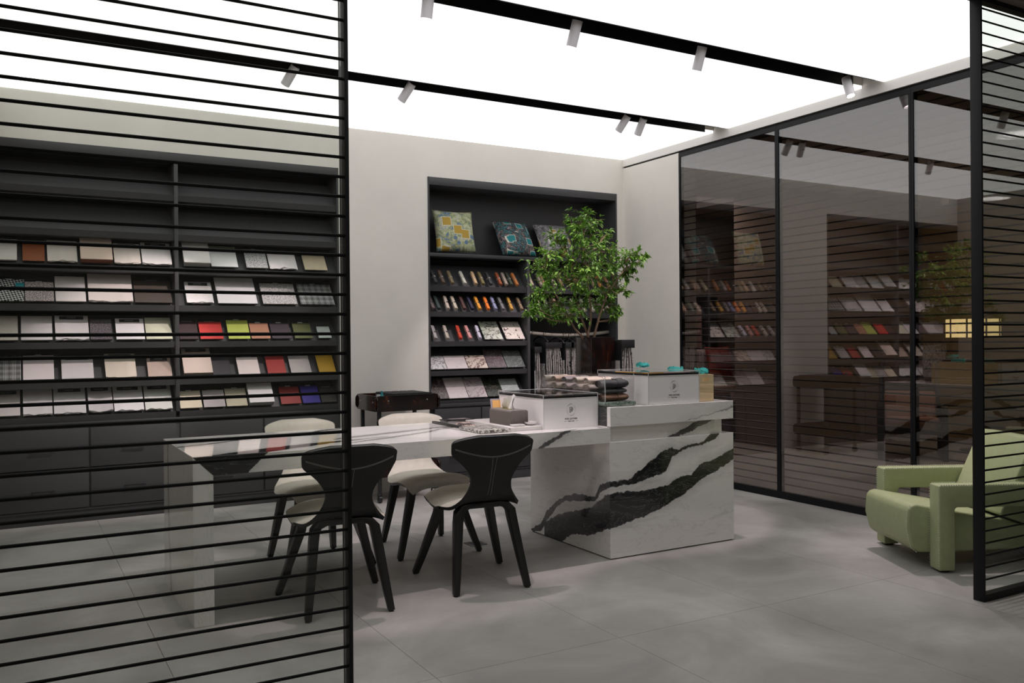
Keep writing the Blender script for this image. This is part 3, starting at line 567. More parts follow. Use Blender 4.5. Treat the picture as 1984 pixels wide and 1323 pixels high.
# ---------------------------------------------------------------- patterned cushions
def pattern(name,stops,a=6,seed=0.,dist=1.5,patch=None,patch2=None):
    mt,nt,b=nodes(name); b.inputs['Roughness'].default_value=.85; v=obj_coord(nt); mp=nt.nodes.new('ShaderNodeMapping'); nt.links.new(v,mp.inputs[0]); mp.inputs['Location'].default_value=(seed,seed*2,0)
    n1=noise(nt,mp.outputs[0],a,6,.65,dist); c=ramp(nt,n1,stops,'CONSTANT')
    vo=nt.nodes.new('ShaderNodeTexVoronoi'); vo.inputs['Scale'].default_value=a*1.6; nt.links.new(mp.outputs[0],vo.inputs['Vector'])
    ed=mth(nt,'ABSOLUTE',mth(nt,'SUBTRACT',noise(nt,mp.outputs[0],a*2.4,4,.6,dist*1.5),.5))
    c=mix(nt,ramp(nt,ed,[(0,(1,1,1)),(.02,(0,0,0))]),c,stops[-1][1])
    if patch:
        g=mth(nt,'MULTIPLY',mth(nt,'LESS_THAN',vo.outputs['Distance'],.28),mth(nt,'GREATER_THAN',noise(nt,mp.outputs[0],4,1),.52)); c=mix(nt,g,c,patch)
    if patch2:
        vo2=nt.nodes.new('ShaderNodeTexVoronoi'); vo2.inputs['Scale'].default_value=a*.75; vo2.distance='CHEBYCHEV'; nt.links.new(mp.outputs[0],vo2.inputs['Vector'])
        g=mth(nt,'LESS_THAN',vo2.outputs['Distance'],.26); c=mix(nt,g,c,patch2)
        g=mth(nt,'MULTIPLY',mth(nt,'GREATER_THAN',vo2.outputs['Distance'],.26),mth(nt,'LESS_THAN',vo2.outputs['Distance'],.30)); c=mix(nt,g,c,(.62,.62,.52))
    nt.links.new(c,b.inputs['Base Color']); return mt
def pillow(w,h,t,n=16,pinch=.06):
    m_=MB()
    def f(sg):
        def g(u,v):
            a,b=2*u-1,2*v-1
            e=(max(0,(1-a*a))*max(0,(1-b*b)))**.42
            k=1-pinch*(1-abs(a)**2)*(abs(b)**3); k2=1-pinch*(1-abs(b)**2)*(abs(a)**3)
            return (a*w/2*k2, b*h/2*k+h/2, sg*e*t/2)
        return g
    m_.grid(f(1),n,n); q=MB().grid(f(-1),n,n); q.f=[x[::-1] for x in q.f]; m_.add(q.v,q.f); return m_
P1=pattern('cushion_green_yellow',[(0,(.10,.18,.28)),(.40,(.24,.28,.13)),(.47,(.38,.41,.22)),(.55,(.52,.52,.36)),(.62,(.10,.17,.26)),(.66,(.70,.68,.55))],9,1.3,1.6,(.12,.20,.30),(.45,.30,.05))
P2=pattern('cushion_dark_teal',[(0,(.006,.006,.007)),(.40,(.03,.16,.17)),(.47,(.012,.012,.014)),(.54,(.17,.12,.10)),(.62,(.30,.25,.30))],11,4.2,1.8,(.02,.14,.26),(.02,.20,.22))
P3=pattern('cushion_grey_gold',[(0,(.05,.05,.06)),(.42,(.22,.21,.22)),(.50,(.07,.065,.07)),(.56,(.36,.34,.35)),(.66,(.50,.48,.48))],11,7.7,1.8,(.30,.28,.30),(.40,.26,.07))
for (x,rz,mt,lb,w_) in ((3.455,0,P1,'green and mustard patterned square cushion, leftmost on the top shelf',.40),(4.11,.05,P2,'black and teal patterned cushion in the middle of the top shelf',.385),(4.55,.03,P3,'grey and gold patterned cushion half hidden by the tree',.385)):
    o=pillow(w_,w_,.13).build('cushion',mt,None,smooth=True,weld=True); o.location=(x,YB+.075,2.036+.012); o.rotation_euler=(R(76),0,0)
    if rz: o.rotation_euler=(R(60),0,rz)
    tag(o,lb,'cushion','patterned cushions on the top shelf')
# ---------------------------------------------------------------- hanging rail with hangers and hanging sample books
TAN=flat('beech_rail',(.36,.33,.28),.4)
pts=[(4.18+.965*k/12,YB+.12,1.336-.030*math.sin(math.pi*k/12)) for k in range(13)]
o=MB().tube(pts,.017,10).build('clothes_rail',TAN,None,smooth=True); tag(o,'pale sagging clothes rail in the open bay behind the tree','rail')
def pages_mat():
    return speckle((.30,.28,.27),(.04,.04,.04),(.62,.58,.57),60,.45)
PG=pages_mat(); PGW=cloth((.60,.55,.53))
def hanging(xa,xb,i,zt=1.225,zb=.80,col=None,lab=None,hook=True,y=7.02,grp='sample books hanging under the rail'):
    w_=max(.05,(xb-xa)); xc=(xa+xb)/2
    r=empty('hanging_sample_book',(xc,y,zb-.02)); tag(r,lab,'sample book',grp)
    d=.05
    MB().box(xc-w_/2-.012,xc+w_/2+.012,y-.075,y+.12,zt-.055,zt).build('header',CARD,r,bevel=.002)
    MB().box(xc-w_/2-.012,xc-w_/2-.006,y-.07,y+.12,zb-.02,zt-.055).build('cover',CARD,r)
    n=max(3,int(w_/.013))
    for k in range(n):
        m_=MB(); x=xc-w_/2+w_*(k+.5)/n; ph=random.uniform(0,6); am=random.uniform(.004,.010); c=(k-(n-1)/2)*.006; N=10
        vs=[]
        for j in range(N+1):
            t=j/N; zz=(zt-.055)-(zt-.055-zb)*t; xx=x+c*math.sin(t*math.pi)*1.6+am*math.sin(t*7+ph)*t; th=.0034*(1+.3*math.sin(t*23+ph))
            for a,b in ((-1,-1),(1,-1),(1,1),(-1,1)): vs.append((xx+a*th,(y-.055 if b<0 else y+.10),zz))
        fs=[(j*4+q,j*4+(q+1)%4,(j+1)*4+(q+1)%4,(j+1)*4+q) for j in range(N) for q in range(4)]+[(0,1,2,3),(N*4+3,N*4+2,N*4+1,N*4)]
        m_.add(vs,fs); m_.build('page',PG if (k+i)%2 else PGW,r,smooth='auto')
    if hook:
        zr=1.336-.030*math.sin(math.pi*min(1,max(0,(xc-4.18)/.965)))
        MB().tube([(xc-.012,y+.02,zt),(xc-.003,y+.02,zt+.05),(xc,y+.02,zr-.025)],.0022,5).build('cord',BLACKP,r)
        pts=[(xc,y+.02+.020*math.cos(a),zr+.020*math.sin(a)-.0) for a in [R(-90)+R(18)*k for k in range(15)]]
        MB().tube(pts,.0028,5).build('hook',BLACKP,r)
HP=['first','second','third','fourth','fifth','sixth','seventh']
for i,(a,b) in enumerate(HANGBOOKS):
    lab=['multicoloured fabric sample book hanging against the bookcase divider','black and white sample book hanging leftmost of the open bay','sample book with splayed black and white pages, next right of leftmost','slim black and white sample book, third of the hanging row','sample book with wavy pages hanging mid row','narrow pale sample book hanging second from the planter','pink-white sample book hanging right beside the tortoiseshell planter'][i]
    hanging(a,b,i,zt=1.24 if i else 1.20,zb=.80,lab=lab,y=6.985 if i!=2 else 7.0)
# plastic hangers
HK=[x for x in HOOKS]
def hanger(x,y=7.04,z=1.30,label=''):
    r=empty('clothes_hanger',(x,y,z-.14)); tag(r,label,'hanger','black hangers on the rail')
    pts=[(x,y+.02*math.cos(a),z+.019*math.sin(a)) for a in [R(-90)+R(20)*k for k in range(14)]]
    m_=MB().tube(pts,.003,6); m_.build('hook',BLACKP,r)
    m_=MB(); arc=[(x+.02,y+.16*math.sin(t),z-.02-.10*(1-math.cos(t))-.01) for t in [R(-62)+R(124)*k/12 for k in range(13)]]
    m_.tube(arc,.009,8,flat=.6); m_.build('shoulder',BLACKP,r,smooth=True)
hl=['first black hanger from the left on the pale rail','second black hanger on the pale rail','third black hanger on the pale rail','fourth black hanger on the pale rail','fifth black hanger, mid rail','sixth black hanger, just left of the tree trunk','seventh black hanger, above the planter','last black hanger at the right end of rail']
for i,x in enumerate(HK): hanger(min(x,5.08)+.015,7.05,1.336-.030*math.sin(math.pi*min(1,(x-4.18)/.965))+.0,hl[i])
# ================================================================ MARBLE ISLAND
IX,IY=2.98,4.072
BL=(.010,.010,.011)
_s=lambda nt,x,y,z: mth(nt,'SUBTRACT',x,y); _t=lambda nt,x,y,z: z
lower=([(-.72,-.03),(-.566,-.01),(-.395,.071),(-.197,.111),(0,.178),(.22,.223),(.41,.275),(.51,.312),(.61,.357),(.71,.411),(.81,.446),(.99,.52)],
       [(-.72,.08),(-.566,.16),(-.395,.214),(-.197,.272),(0,.375),(.22,.379),(.41,.392),(.51,.43),(.61,.444),(.71,.507),(.81,.523),(.99,.595)],BL,1.0)
upper=([(-.92,-.02),(-.76,.03),(-.687,.105),(-.566,.217),(-.46,.266),(-.33,.289),(-.15,.312),(-.10,.373),(0,.42),(.13,.418),(.22,.433),(.31,.447),(.41,.469),(.46,.559),(.51,.579),(.61,.607),(.71,.616),(.76,.624),(.84,.67)],
       [(-.92,.00),(-.76,.075),(-.687,.17),(-.566,.25),(-.46,.30),(-.33,.332),(-.15,.343),(-.10,.418),(0,.456),(.13,.448),(.22,.501),(.31,.555),(.41,.609),(.46,.621),(.51,.602),(.61,.623),(.71,.636),(.76,.672),(.84,.715)],BL,1.0)
MB_BASE=marble('marble_plinth',_s,_t,-1.0,1.0,-.05,.75,[lower,upper],seed=3)
_sx=lambda nt,x,y,z: x; _tt=lambda nt,x,y,z: mth(nt,'ADD',y,mth(nt,'SUBTRACT',z,.762))
def wl(pts): return [(a-IX,b) for a,b in pts]
topb=[(wl([(.66,-.20),(.86,-.16),(.97,-.05),(1.03,0),(1.06,.02),(1.2,.09),(1.4,.18),(1.6,.25),(1.75,.30)]),wl([(.66,.0),(.8,.035),(.9,.09),(.95,.11),(1.06,.155),(1.2,.20),(1.4,.25),(1.6,.275),(1.75,.305)]),BL,1.0),
 (wl([(.60,.40),(.88,.49),(1.03,.575),(1.31,.615),(1.54,.78),(1.7,.84)]),wl([(.60,.415),(.88,.515),(1.03,.60),(1.31,.64),(1.54,.81),(1.7,.86)]),BL,.95),
 (wl([(1.45,.32),(1.57,.35),(2.1,.53),(2.4,.64)]),wl([(1.45,.34),(1.57,.40),(2.1,.575),(2.4,.65)]),(.06,.055,.05),.8),
 (wl([(1.42,.10),(1.48,.12),(2.03,.385),(2.17,.49),(2.4,.58)]),wl([(1.42,.11),(1.48,.15),(2.03,.42),(2.17,.53),(2.4,.60)]),(.06,.055,.05),.8),
 (wl([(2.42,-.15),(2.54,-.085),(2.60,-.055),(2.66,-.03),(2.78,.03)]),wl([(2.42,-.13),(2.54,-.06),(2.60,-.035),(2.66,-.005),(2.78,.06)]),BL,.85)]
MB_TOP=marble('marble_tabletop',_sx,_tt,-2.4,.05,-.25,.95,topb,rough=.06,seed=9)
MB_LEG=marble('marble_leg',lambda nt,x,y,z:z,lambda nt,x,y,z:mth(nt,'SUBTRACT',y,x),-.05,.8,2.2,3.2,[([(-.04,2.90),(.3,2.965),(.8,2.99)],[(-.04,2.925),(.3,2.985),(.8,3.01)],BL,.8)],seed=5)
MB_SLAB=marble('marble_slab',_s,_t,-1.0,1.0,.7,.95,[([(-.95,.6),(-.3,.6),(-.028,.6),(-.016,.74)],[(-.95,1.0),(-.3,1.0),(-.028,1.0),(-.016,.92)],BL,1.0),
 ([(.5,.745),(.7,.79),(.97,.835)],[(.5,.75),(.7,.794),(.97,.845)],(.08,.08,.08),.7)],seed=7,faint=.2)
MB_BAND=marble('marble_band',_s,_t,-1.0,1.0,.5,.95,[([(.42,.66),(.55,.68),(.66,.72),(.80,.76)],[(.42,.68),(.55,.72),(.66,.765),(.80,.80)],BL,.9)],seed=12,base=((.82,.80,.74),(.60,.58,.55)))
isl=empty('marble_island',(IX,IY,0)); tag(isl,'white marble desk with bold black veins, long tabletop joined to blocky counter','desk')
MB().box(IX,3.94,IY,4.958,.006,.677).build('plinth',MB_BASE,isl,bevel=.0015,seg=1)
MB().box(IX+.01,3.93,IY+.012,4.948,0,.006).build('shadow_gap',BLACK,isl)
m_=MB().prism([(.695,.762),(2.985,.762),(2.985,.6745),(.783,.6745)],IY,4.945,'y'); m_.build('tabletop',MB_TOP,isl,bevel=.001,seg=1)
m_=MB().prism([(.695,.0),(.783,.0),(.783,.6742),(.695,.7617)],IY+.001,4.93,'y'); m_.build('leg',MB_LEG,isl,bevel=.001,seg=1)
MB().box(2.986,3.87,IY+.032,4.90,.677,.7655).build('recessed_band',MB_BAND,isl)
MB().box(IX+.006,3.94,IY,4.958,.7655,.877).build('raised_slab',MB_SLAB,isl,bevel=.0015,seg=1)

# ---------------------------------------------------------------- display boxes
def add_text(root,txt,size,x,y,z,mat_,name='lettering',rotz=0):
    """text standing upright in the x-z plane facing -y (world coordinates)"""
    vs,fs=text_mesh(txt,size); Mx=Matrix.Translation((x,y,z))@Matrix.Rotation(rotz,4,'Z')@Matrix.Rotation(R(90),4,'X')
    m_=MB(); m_.add([Mx@v for v in vs],fs); return m_.build(name,mat_,root)
def display_box(x0,x1,y0,y1,z0,h,label,content_cols):
    r=empty('display_box',((x0+x1)/2,(y0+y1)/2,z0)); tag(r,label,'display box','white sample boxes with clear lids')
    MB().box(x0+.002,x1-.002,y0+.002,y1-.002,z0,z0+h-.022).build('carton',WHITE,r,bevel=.001,seg=1)
    MB().box(x0+.003,x1-.003,y0+.003,y1-.003,z0+h-.022,z0+h-.010).build('black_tray',BLACKP,r)
    m_=MB()
    t=.003
    for (a,b,c,d,e,f) in ((x0,x1,y0,y1,z0+h-t,z0+h),(x0,x1,y0,y0+t,z0+h-.024,z0+h-t),(x0,x1,y1-t,y1,z0+h-.024,z0+h-t),(x0,x0+t,y0+t,y1-t,z0+h-.024,z0+h-t),(x1-t,x1,y0+t,y1-t,z0+h-.024,z0+h-t)): m_.box(a,b,c,d,e,f)
    m_.build('clear_lid',ACRY,r)
    m_=MB(); e=.0014
    for z in (z0+h,z0+h-.0225):
        m_.box(x0-e,x1+e,y0-e,y0+e,z-e,z+e); m_.box(x0-e,x1+e,y1-e,y1+e,z-e,z+e); m_.box(x0-e,x0+e,y0,y1,z-e,z+e); m_.box(x1-e,x1+e,y0,y1,z-e,z+e)
    for a in (x0,x1):
        for b in (y0,y1): m_.box(a-e,a+e,b-e,b+e,z0+.001 if b==y0 else z0+h-.022,z0+h)
    m_.build('polished_edge',ACRYE,r)
    for k,(col,fx,fy,fw,fd) in enumerate(content_cols):
        cx=x0+(x1-x0)*fx; cy=y0+(y1-y0)*fy
        MB().box(cx,cx+fw,cy,cy+fd,z0+h-.010,z0+h-.005).build('sample_strip',leather(col),r)
    # emblem: P-and-S monogram inside a ring of small letters, brand line, made-in line
    lx=x0+(x1-x0)*.50; ly=y0+.0012; lz=z0+h*.54; s=.0215
    m_=MB()
    def st(pts,rad=.0011): m_.tube([(lx+a*s,ly,lz+b*s) for a,b in pts],rad,5)
    st([(-.42,-.72),(-.42,.62),(-.36,.66),(.10,.66),(.36,.56),(.54,.34),(.58,.05),(.50,-.22),(.30,-.42),(.0,-.46),(-.12,-.46),(-.12,-.62),(-.20,-.74),(-.34,-.76),(-.42,-.72)])
    st([(.40,.10),(.10,.14),(.0,.40),(-.12,.12),(-.18,.02),(.05,-.10),(.12,-.24),(.02,-.34),(-.1,-.2)],.0012); st([(.10,.16),(.42,.0)],.0010)
    m_.build('monogram',INK,r)
    m_=MB(); ring='LEATHER * ITALIA * LEATHER * ITALY * '
    for k,ch in enumerate(ring):
        if ch==' ': continue
        a=R(90+50)-2*math.pi*k/len(ring); big=k<7
        vs,fs=text_mesh(ch,.0062 if big else .0045)
        Mx=Matrix.Translation((lx+math.cos(a)*s*1.30,ly,lz-.001+math.sin(a)*s*1.45))@Matrix.Rotation(-(a-R(90)),4,'Y')@Matrix.Rotation(R(90),4,'X')
        m_.add([Mx@v for v in vs],fs)
    m_.build('ring_lettering',INK,r)
    add_text(r,'POR LEATHER',.0135,lx,ly,lz-.057,INK); add_text(r,'Made in Italy',.0085,lx,ly,lz-.069,INK)
    m_=MB()
    for a in (-1,1): m_.box(lx+a*.040-.008,lx+a*.040+.008,ly-.0004,ly,lz-.0665,lz-.0655)
    m_.build('dash',INK,r)
    return r
display_box(2.608,2.982,4.190,4.715,.7622,.195,'white carton with clear lid and black emblem, on the long tabletop',[((.20,.12,.08),.1,.15,.28,.02),((.42,.30,.2),.25,.05,.05,.015),((.25,.15,.10),.4,.5,.16,.02)])
display_box(3.275,3.672,4.085,4.60,.8772,.195,'white carton with clear lid and black emblem, on the raised slab',[((.72,.38,.05),.0,.06,.20,.03),((.55,.42,.38),.35,.03,.2,.03),((.7,.4,.1),.05,.3,.05,.2)])
# wooden crate with teal ribbons
PINE=None
def wood(name,a,b_,sc_=(1,14,14)):
    mt,nt,b=nodes(name); b.inputs['Roughness'].default_value=.6; v=obj_coord(nt,sc_)
    nt.links.new(ramp(nt,noise(nt,v,5,5,.6,.6),[(.35,a),(.65,b_)]),b.inputs['Base Color']); return mt
PINE=wood('pale_pine',(.62,.46,.26),(.72,.58,.36))
cr=empty('wooden_crate',(3.745,4.36,.877)); tag(cr,'small pale pine crate with slot handle, right end of the raised slab','crate')
x0,x1,y0,y1,z0,z1=3.684,3.814,4.112,4.60,.8775,1.045
for k in range(3):
    za=z0+(z1-z0)*k/3+.0006; zb_=z0+(z1-z0)*(k+1)/3-.0006
    for (a,b) in ((y0,y0+.009),(y1-.009,y1)):
        if k==2 or True:
            if k==2: # handle slot cut in the top board
                xm=(x0+x1)/2
                m_=MB(); m_.box(x0,xm-.028,a,b,za,zb_); m_.box(xm+.028,x1,a,b,za,zb_); m_.box(xm-.028,xm+.028,a,b,za+.036,zb_); m_.box(xm-.028,xm+.028,a,b,za,za+.012); m_.build('board',PINE,cr)
            else: MB().box(x0,x1,a,b,za,zb_).build('board',PINE,cr,bevel=.001)
    for (a,b) in ((x0,x0+.009),(x1-.009,x1)): MB().box(a,b,y0+.009,y1-.009,za,zb_).build('board',PINE,cr)
MB().box(x0+.009,x1-.009,y0+.009,y1-.009,z0,z0+.008).build('board',PINE,cr)
TEAL=flat('teal_satin',(.06,.50,.47),.4)
def ribbon(cx,cy,z,sz,label,seed):
    rnd=random.Random(seed); m_=MB()
    for q in range(4):
        a0=rnd.uniform(0,6); r_=sz*rnd.uniform(.5,1)
        pts=[(cx+math.cos(a0+t*5.4)*r_*(.6+.4*math.sin(t*3+q)),cy+math.sin(a0+t*5.4)*r_*1.6*.7,z+.014+sz*.55*math.sin(math.pi*t)*rnd.uniform(.5,1)) for t in [k/18 for k in range(19)]]
        m_.sweep_rect(pts,[.016]*19,[.002]*19,(0,.3,1))
    m_.tube([(cx-sz*.3,cy,z+.018),(cx,cy-sz*.2,z+.022),(cx+sz*.3,cy,z+.018)],[.008,.013,.008],8)
    o=m_.build('ribbon_bundle',TEAL,None,smooth='auto'); return tag(o,label,'ribbon','teal ribbons by the cartons')
ribbon(3.752,4.15,1.040,.05,'teal satin ribbon heaped on front of the pine crate',3)
ribbon(3.752,4.40,1.040,.055,'teal satin ribbon heaped at the back of the crate',5)
ribbon(3.60,4.55,1.074,.045,'teal satin ribbon lying on far edge of carton lid',8)
# acrylic case with rolled leathers on a green marble tray
GRM=stone('green_marble',(.10,.16,.12),(.28,.34,.30),(.03,.03,.03),14,.04,.2,2.5,spots=((.10,.05,.04),16,.64))
o=MB().box(2.992,3.215,4.125,4.93,.8775,.903).build('marble_tray',GRM,None,bevel=.006,seg=2); tag(o,'dark green marble tray under the clear case','tray')
ca=empty('acrylic_case',(3.1,4.5,.903)); tag(ca,'tall clear acrylic case over the rolled leathers','display case')
x0,x1,y0,y1,z0,z1=2.996,3.205,4.135,4.92,.9035,1.066; t=.003
m_=MB()
for q in ((x0,x1,y0,y0+t,z0,z1),(x0,x1,y1-t,y1,z0,z1),(x0,x0+t,y0+t,y1-t,z0,z1),(x1-t,x1,y0+t,y1-t,z0,z1)): m_.box(*q)
m_.build('wall_panes',ACRY,ca)
m_=MB(); e=.0016
for a in (x0,x1):
    for b in (y0,y1): m_.box(a-e,a+e,b-e,b+e,z0,z1)
m_.build('polished_edge',ACRYE,ca)
def fold_roll(cx,cy,z,L,rx,rz,col,label,ang=0,tie=True,seed=1):
    r=empty('leather_bundle',(cx,cy,z),rz=ang); tag(r,label,'leather roll','rolled leathers in the clear case')
    n=18; rnd=random.Random(seed); m_=MB(); vs=[];N=12
    for j in range(N+1):
        t=j/N; sag=1+.05*math.sin(t*9+seed)
        e=1-.28*((abs(2*t-1))**14)
        for k in range(n):
            a=2*math.pi*k/n; vs.append((-L/2+L*t, rx*math.cos(a)*sag*e, rz+rz*math.sin(a)*e))
    fs=[(j*n+k,j*n+(k+1)%n,(j+1)*n+(k+1)%n,(j+1)*n+k) for j in range(N) for k in range(n)]+[tuple(range(n))[::-1],tuple(N*n+k for k in range(n))]
    m_.add(vs,fs); m_.build('leather',leather(col,.55),r,local=True,smooth='auto')
    sp=MB(); pts=[]
    for k in range(30):
        a=k*.6; q=rx*.85*(1-k/34); pts.append((-L/2-.0015,q*math.cos(a),rz+q*math.sin(a)*rz/rx))
    sp.tube(pts,.0016,4); sp.build('rolled_end',leather(tuple(c*.35 for c in col),.7),r,local=True)
    if tie:
        mm=MB(); q=[( .01+.003*math.sin(a),rx*1.04*math.cos(a),rz+rz*1.04*math.sin(a)) for a in [2*math.pi*k/20 for k in range(21)]]; mm.tube(q,.0022,5); 
        mm.tube([(.01,-rx*.2,rz*2.02),(.035,-rx*.5,rz*2.25),(.055,-rx*.6,rz*2.15)],.002,5); mm.tube([(.01,-rx*.2,rz*2.02),(-.02,-rx*.4,rz*2.3)],.002,5)
        mm.build('tie',leather(tuple(c*.6 for c in col),.6),r,local=True)
    return r
B1=.9035
fold_roll(3.10,4.205,B1+.001,.195,.045,.0215,(.20,.11,.07),'brown rolled leather at the bottom of the front stack',0,True,1)
fold_roll(3.10,4.21,B1+.045,.18,.043,.015,(.10,.105,.11),'grey-blue rolled leather in the middle of the front stack',0,True,2)
fold_roll(3.10,4.21,B1+.076,.20,.048,.026,(.045,.046,.048),'charcoal rolled leather on top of the front stack',0,True,3)
yy=[4.34,4.46,4.58,4.70,4.82]; cols=[(.66,.55,.47),(.50,.44,.37),(.28,.25,.25),(.45,.34,.27),(.62,.56,.48)]
nm=['peach','grey-beige','dark taupe','nude','ivory']
for k in range(5):
    fold_roll(3.10,yy[k],B1+.001,.19,.048,.024,(.30,.27,.24),'stone grey rolled leather in bottom layer under the %s one'%nm[k],0,False,10+k)
    fold_roll(3.10,yy[k],B1+.050,.19,.048,.024,(.22,.19,.165),'sand rolled leather in middle layer under the %s one'%nm[k],0,False,20+k)
    fold_roll(3.105,yy[k]+.01,B1+.099,.19,.036,.019,cols[k],'%s rolled leather on top, %s from the front'%(nm[k],['second','third','fourth','fifth','last'][k]),0,k%2==0,30+k)
# tissue box on its white marble plate, dish and small tray
WM=stone('white_marble_plate',(.66,.63,.60),(.72,.70,.68),(.55,.52,.50),6,.01,.2,2)
o=MB().box(2.40,2.604,4.205,4.78,.7625,.785).build('marble_plate',WM,None,bevel=.003); tag(o,'white marble plate left of the front carton','plate')
TB=None
mt,nt,b=nodes('quilted_taupe'); b.inputs['Base Color'].default_value=(.165,.14,.125,1); b.inputs['Roughness'].default_value=.45
v=obj_coord(nt); x,y,z=sep(nt,v); hh=mth(nt,'ADD',x,y)
d1=mth(nt,'ABSOLUTE',mth(nt,'SUBTRACT',mth(nt,'FRACT',mth(nt,'MULTIPLY',mth(nt,'ADD',hh,z),75)),.5)); d2=mth(nt,'ABSOLUTE',mth(nt,'SUBTRACT',mth(nt,'FRACT',mth(nt,'MULTIPLY',mth(nt,'SUBTRACT',hh,z),75)),.5))
bump(nt,b,mth(nt,'MAXIMUM',d1,d2),1.0,.004); TB=mt
r=empty('tissue_box',(2.5,4.40,.785)); tag(r,'taupe quilted leather tissue box on the marble plate','tissue box')
m_=MB(); 
import itertools
def rrect(x0,x1,z0,z1,rad,n=4,top_only=True):
    p=[(x0,z0),(x1,z0)]
    for k in range(n+1): a=math.pi/2*k/n; p.append((x1-rad+rad*math.cos(a),z1-rad+rad*math.sin(a)))
    for k in range(n+1): a=math.pi/2+math.pi/2*k/n; p.append((x0+rad+rad*math.cos(a),z1-rad+rad*math.sin(a)))
    return p
m_.prism(rrect(2.440,2.556,.7855,.872,.014),4.275,4.525,'y'); m_.build('cover',TB,r,bevel=.0015)
m_=MB(); m_.add([(2.498+.03*math.cos(a),4.40+.055*math.sin(a),z_) for z_ in (.872,.8745) for a in [2*math.pi*k/20 for k in range(20)]],[tuple(range(20,40))]+[(k,(k+1)%20,20+(k+1)%20,20+k) for k in range(20)]); m_.build('brass_rim',flat('brass',(.6,.5,.2),.3,metal=1),r)
m_=MB()
def tis(u,v):
    a=(u-.5)*2; w_=.060*(1-.2*v)
    return (2.498+.012*math.sin(v*3+a*3)+.008*math.sin(a*9+v*5)*v, 4.40+a*w_*1.1-.01*v, (.872+v*.085*(1-.45*(a*.5+.5)**2)+.003*math.sin(a*12)*v))
m_.grid(tis,16,8); q=MB().grid(lambda u,v:(tis(u,v)[0]+.006+.004*math.sin(u*9),tis(u,v)[1],tis(u,v)[2]-.006*v),16,8); m_.add(q.v,[f[::-1] for f in q.f]); m_.build('tissue',flat('tissue_paper',(.88,.87,.87),.8),r,smooth=True)
CER=flat('white_porcelain',(.70,.68,.67),.2)
r=empty('dish',(2.565,4.262,.785)); tag(r,'small round white dish with dark inside at front of marble plate','dish')
MB().lathe([(.012,0),(.022,.002),(.033,.010),(.037,.020),(.035,.020),(.030,.012),(.012,.006)],24,(2.565,4.262,.7855)).build('bowl',CER,r,smooth='auto')
MB().lathe([(.002,.0125),(.028,.0125),(.028,.0135),(.002,.0135)],20,(2.565,4.262,.7855)).build('dark_glaze',flat('dark_glaze',(.03,.035,.035),.1),r)
m_=MB(); m_.box(2.430,2.50,4.215,4.265,.7855,.789)
for q in ((2.430,2.50,4.215,4.219),(2.430,2.50,4.261,4.265),(2.430,2.434,4.219,4.261),(2.496,2.50,4.219,4.261)): m_.box(*q,.789,.797)
o=m_.build('small_tray',CER,None,bevel=.0012); tag(o,'shallow white rectangular tray in front of tissue box','tray')
# folder with orange sheet behind the tissue box
GF=flat('grey_folder',(.30,.27,.30),.5); OR=flat('orange_card',(.75,.42,.13),.6)
r=empty('folder',(2.56,4.70,.785)); tag(r,'lilac-grey folder with orange sheet standing behind tissue box','folder')
m_=MB().box(0,.13,-.004,0,0,.125); m_.xf(Matrix.Translation((2.545,4.69,.786))@Matrix.Rotation(R(-10),4,'X')); m_.build('cover',GF,r,bevel=.0015)
m_=MB().box(.012,.12,-.007,-.0045,.03,.116); m_.xf(Matrix.Translation((2.545,4.69,.786))@Matrix.Rotation(R(-10),4,'X')); m_.build('orange_sheet',OR,r)
# marbled notebook, black slab samples
NBM=stone('marbled_print',(.58,.57,.52),(.48,.47,.42),(.03,.02,.02),9,.06,.2,3,spots=((.03,.025,.025),16,.62,2.5))
o=MB().box(2.205,2.395,4.195,4.46,.7625,.781).build('marble_block',NBM,None,bevel=.005); o.rotation_euler=(0,0,0); tag(o,'black and white mottled marble block at the desk front edge','stone block')
o=MB().box(2.24,2.262,4.47,4.90,.7625,.776).build('edge_strip',BLACKP,None,bevel=.002); tag(o,'thin black sample strip pointing away behind the mottled block','sample strip')
r=empty('notebook',(2.36,4.80,.7625)); tag(r,'glossy black notebook lying near the far edge of desk','notebook')
MB().box(2.285,2.455,4.765,4.88,.7625,.782).build('pages',flat('notebook_pages',(.35,.34,.34),.6),r); MB().box(2.28,2.46,4.76,4.885,.782,.786).build('cover',flat('gloss_black',(.01,.01,.012),.08),r,bevel=.001)
BG=stone('rosy_marble',(.60,.46,.38),(.64,.52,.45),(.12,.06,.05),10,.04,.25,2.5)
for k,(cx,cy,a,mt_,lb) in enumerate(((2.33,4.56,.2,BG,'rosy veined stone chip beside the notebook'),(2.345,4.66,-.3,STN['umber'],'dark umber stone chip between notebook and folder'),(2.30,4.50,.5,STN['burg'],'cream and burgundy stone chip behind mottled block'))):
    o=MB().box(-.04,.04,-.03,.03,0,.010+.001*k).build('stone_chip',mt_,None,bevel=.001); o.location=(cx,cy,.7627+ (0 if k<2 else 0)); o.rotation_euler=(0,0,a)
    if k==2: o.location=(2.37,4.72,.7627)
    tag(o,lb,'stone sample','stone chips on the desk')
# display book standing at right of planter
r=hanging(3.515,3.60,2,zt=1.265,zb=.90,lab='fabric sample book with black header standing right of the planter',hook=False,y=4.72,grp=None)

